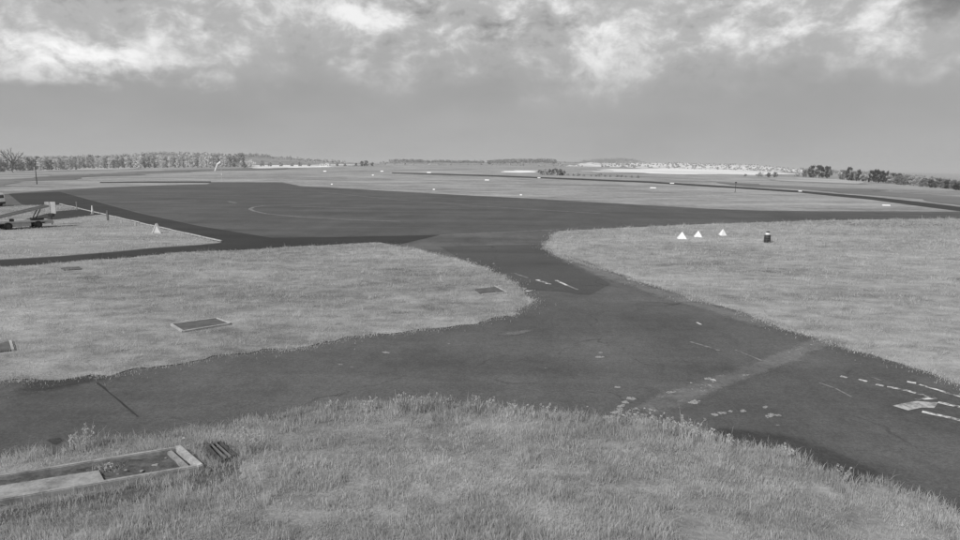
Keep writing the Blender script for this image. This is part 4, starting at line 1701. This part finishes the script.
x2, y2 = scatter(dirt2, 700, dens_clump(.3, .3, 1.4, 6), [GRATE], bbox=(-16, 4.5, 16, 30))
x, y = np.concatenate([x, x2]), np.concatenate([y, y2])
h = RNG.gamma(4, .016, len(x))
tag(blades('pit_weeds', x, y, h, RNG.uniform(.006, .012, len(x)), 'blade'), 'thin weeds on the bare soil along the pit', 'grass', kind='stuff')

x, y = scatter(island_w, 520, lambda x, y: np.clip((22 / np.maximum(y, 1)) ** 1.1, .1, 1) * dens_clump(.7, .46, 1, 21)(x, y), holes)
sc = np.clip(y / 22, 1, 3)
h = RNG.gamma(5, .013, len(x)) * (.25 + 1.0 * vnoise2(x, y, .9, 22) ** 2 + 2.6 * vnoise2(x, y, .42, 24) ** 4) * np.sqrt(sc)
tag(blades('island_grass', x, y, h, .013 * sc * RNG.uniform(.7, 1.4, len(x)), 'blade', three=False, lean=.7, z0=.02, clump_dir=vnoise2(x, y, .8, 23) * 12), 'short pale grass on the left island', 'grass', kind='stuff')

x, y = scatter(right_poly, 380, lambda x, y: np.clip((22 / np.maximum(y, 1)) ** 1.25, .05, 1) * dens_clump(.8, .46, 1, 31)(x, y), holes, bbox=(-5, 15, 80, 95))
sc = np.clip(y / 22, 1, 4)
h = RNG.gamma(5, .013, len(x)) * (.25 + 1.0 * vnoise2(x, y, 1.0, 32) ** 2 + 2.6 * vnoise2(x, y, .5, 34) ** 4) * np.sqrt(sc)
tag(blades('right_grass', x, y, h, .014 * sc * RNG.uniform(.7, 1.4, len(x)), 'blade', three=False, lean=.7, clump_dir=vnoise2(x, y, .8, 33) * 12), 'short pale grass of the right field', 'grass', kind='stuff')

x, y = scatter(plot_poly, 60, dens_clump(2.0, .3, 1, 41), [px_poly([(54, 211.5), (80, 209.4), (103, 214.2), (80, 217), (56, 219.6), (20, 221)])], bbox=(-70, 30, 0, 100))
h = RNG.gamma(5, .016, len(x)) * (.6 + .8 * vnoise2(x, y, 1.4, 42))
tag(blades('plot_grass', x, y, h, .05 * RNG.uniform(.7, 1.4, len(x)), 'blade', three=False, lean=.7), 'short grass of the plot round the belt loader', 'grass', kind='stuff')


def edge_grass(name, line, dens, spread, hmean, w, mat, label, seed, z0=None):
    L = np.array(line)
    seg = np.linalg.norm(np.diff(L, axis=0), axis=1)
    keep = (L[:-1, 1] < 70)
    xs, ys = [], []
    cl = vnoise1(len(seg), 3, np.random.default_rng(seed)) * .5 + .5
    for i in range(len(seg)):
        if not keep[i] or seg[i] > 3:
            continue
        n = RNG.poisson(seg[i] * dens * (.25 + 1.5 * cl[i] ** 2))
        t = RNG.random(n)
        q = L[i] + (L[i + 1] - L[i]) * t[:, None] + RNG.normal(0, spread, (n, 2)) * RNG.choice([.6, 1, 2.2], (n, 1), p=[.5, .38, .12])
        xs.append(q[:, 0])
        ys.append(q[:, 1])
    x, y = np.concatenate(xs), np.concatenate(ys)
    k = np.abs(x) < y * .9 + 6
    x, y = x[k], y[k]
    sc = np.clip(y / 14, 1, 3)
    h = RNG.gamma(5, hmean / 5, len(x))
    tag(blades(name, x, y, h, w * sc * RNG.uniform(.7, 1.4, len(x)), mat, lean=.5, z0=z0), label, 'grass', kind='stuff')


edge_grass('verge_grass', front_w, 380, .10, .12, .009, 'blade', 'ragged grass fringe along the near taxiway edge', 51)
edge_grass('pit_fringe_grass', dirt + [dirt[0]], 420, .13, .10, .009, 'blade', 'grass fringe creeping over the bare soil along the pit', 54)
edge_grass('pit_fringe_grass', rough_edge(dirt2, .1, .08) + [dirt2[0]], 420, .08, .09, .009, 'blade', 'grass fringe creeping over the bare soil round the metal frame', 55)
edge_grass('verge_grass', island_w, 240, .22, .06, .012, 'blade_pale', 'ragged pale fringe round the left grass island', 52)
edge_grass('verge_grass', rlow_w, 200, .22, .06, .012, 'blade_pale', 'ragged pale fringe of the right field', 53)


# crumbs of dry grass and gravel strewn along the grass edges
def edge_chips(name, line, dens, spread, size, label):
    L = np.array(line)
    seg = np.linalg.norm(np.diff(L, axis=0), axis=1)
    xs, ys = [], []
    cl = np.clip(vnoise1(len(seg), 5, np.random.default_rng(77)) * 1.2 + .2, 0, 1)
    for i in range(len(seg)):
        if L[i, 1] > 60 or seg[i] > 3:
            continue
        n = RNG.poisson(seg[i] * dens * cl[i])
        q = L[i] + (L[i + 1] - L[i]) * RNG.random((n, 1)) + RNG.normal(0, spread, (n, 2)) * RNG.choice([.5, 1, 2.5], (n, 1), p=[.5, .35, .15])
        xs.append(q[:, 0])
        ys.append(q[:, 1])
    x, y = np.concatenate(xs), np.concatenate(ys)
    k = np.abs(x) < y * .9 + 6
    x, y = x[k], y[k]
    w = RNG.gamma(3, size / 3, len(x))
    tag(blades(name, x, y, w * .35, w * 1.8, 'blade_pale', lean=2.0, z0=.012), label, 'debris', kind='stuff')


edge_chips('edge_debris', island_w, 14, .22, .055, 'pale crumbs of dry grass strewn along the edge of the left island')
edge_chips('edge_debris', rlow_w, 9, .22, .055, 'pale crumbs of dry grass strewn along the edge of the right field')
edge_chips('edge_debris', [tuple(q) for q in rough_edge(px_poly([(815, 345), (745, 373), (700, 389), (662, 404), (615, 420)]), .2, .25, closed=False)], 16, .22, .05, 'pale crumbs strewn over the repaired band')
edge_chips('edge_debris', front_w, 12, .25, .03, 'pale crumbs of dry grass strewn along the near verge')


# taller weeds that stand out
def weed(px, py, hpx, n, label):
    p = gp(px, py)
    s = mpp(p)
    H = hpx * s
    rng = np.random.default_rng(int(px))
    t = empty('weed', p)
    mb = MB()
    tips = []
    for _ in range(n):
        a = rng.uniform(0, 6.28)
        r = rng.uniform(0, .16)
        b = Vector((math.cos(a) * r, math.sin(a) * r, -.02))
        hh = H * rng.uniform(.55, 1.05)
        m_ = b + Vector((rng.normal(0, .05), rng.normal(0, .05), hh * .55))
        e = m_ + Vector((rng.normal(0, .08), rng.normal(0, .06), hh * .45))
        mb.tube(b, m_, .007, .006, 4, cap=False)
        mb.tube(m_, e, .006, .004, 4, cap=False)
        tips.append(e)
        tips.append(m_.lerp(e, .5))
    mb.build('stems', 'blade_pale', t)
    for v in tips:
        link('seed_head', leaf_cloud('seed_head', [tuple(v)], [.03], 10, .018, rng), 'blade_pale', t)
    k = 160
    bx, by = rng.normal(0, .14, k), rng.normal(0, .12, k)
    o = blades('leaves', bx, by, rng.gamma(5, H * .09, k), rng.uniform(.008, .016, k), 'blade_pale', t, lean=.5, z0=0.0)
    tag(t, label, 'weed')


weed(86, 449, 24, 14, 'tall pale weed on the verge above the pit')
weed(76, 450, 17, 8, 'shorter pale weed left of the tall weed above the pit')
weed(689, 436, 20, 14, 'tall tufted weed at the near asphalt edge right of the repaired band')
weed(402, 411, 20, 14, 'weed with seed heads on the crest, left of a pair')
weed(428, 410, 18, 14, 'weed with seed heads on the crest, right of a pair')
weed(474, 411, 20, 7, 'single pale weed head at the top of the near grass')
weed(250, 452, 24, 18, 'wide pale weed right of the metal frame')
weed(107, 470, 10, 6, 'small weed growing in the pit beside the slab')
weed(577, 420, 14, 5, 'thin weed at the near asphalt edge left of the rubble')
weed(548, 417, 13, 5, 'thin weed at the near asphalt edge, middle')
for i, (px, py, hp, n) in enumerate([(330, 412, 14, 8), (365, 411, 13, 7), (415, 412, 18, 9), (445, 411, 16, 8), (490, 412, 14, 6), (515, 414, 13, 6), (620, 424, 14, 8), (655, 428, 15, 9), (672, 434, 18, 10),
                                     (702, 442, 16, 9), (735, 449, 14, 7), (840, 480, 14, 8)]):
    weed(px, py, hp, n, f'pale weed on the near verge crest, {ORD[i]} of twelve from the left')
weed(786, 458, 13, 8, 'pale weed at the near asphalt edge by the dark stain')

# ------------------------------------------------------------------ air
bm = bmesh.new()
bmesh.ops.create_cube(bm, size=1.0)
bmesh.ops.transform(bm, matrix=Matrix.Translation((0, 4500, 24)) @ Matrix.Diagonal((60000, 9500, 78, 1)), verts=bm.verts)
me = bpy.data.meshes.new('haze')
bm.to_mesh(me)
bm.free()
hm = bpy.data.materials.new('haze_air')
hm.use_nodes = True
nt = hm.node_tree
nt.nodes.clear()
out = nt.nodes.new('ShaderNodeOutputMaterial')
vol = nt.nodes.new('ShaderNodeVolumePrincipled')
vol.inputs['Color'].default_value = (.9, .9, .9, 1)
vol.inputs['Density'].default_value = 0.00022
nt.links.new(vol.outputs[0], out.inputs['Volume'])
tag(link('haze', me, hm), 'thin pale haze over the whole aerodrome', 'haze', kind='stuff')
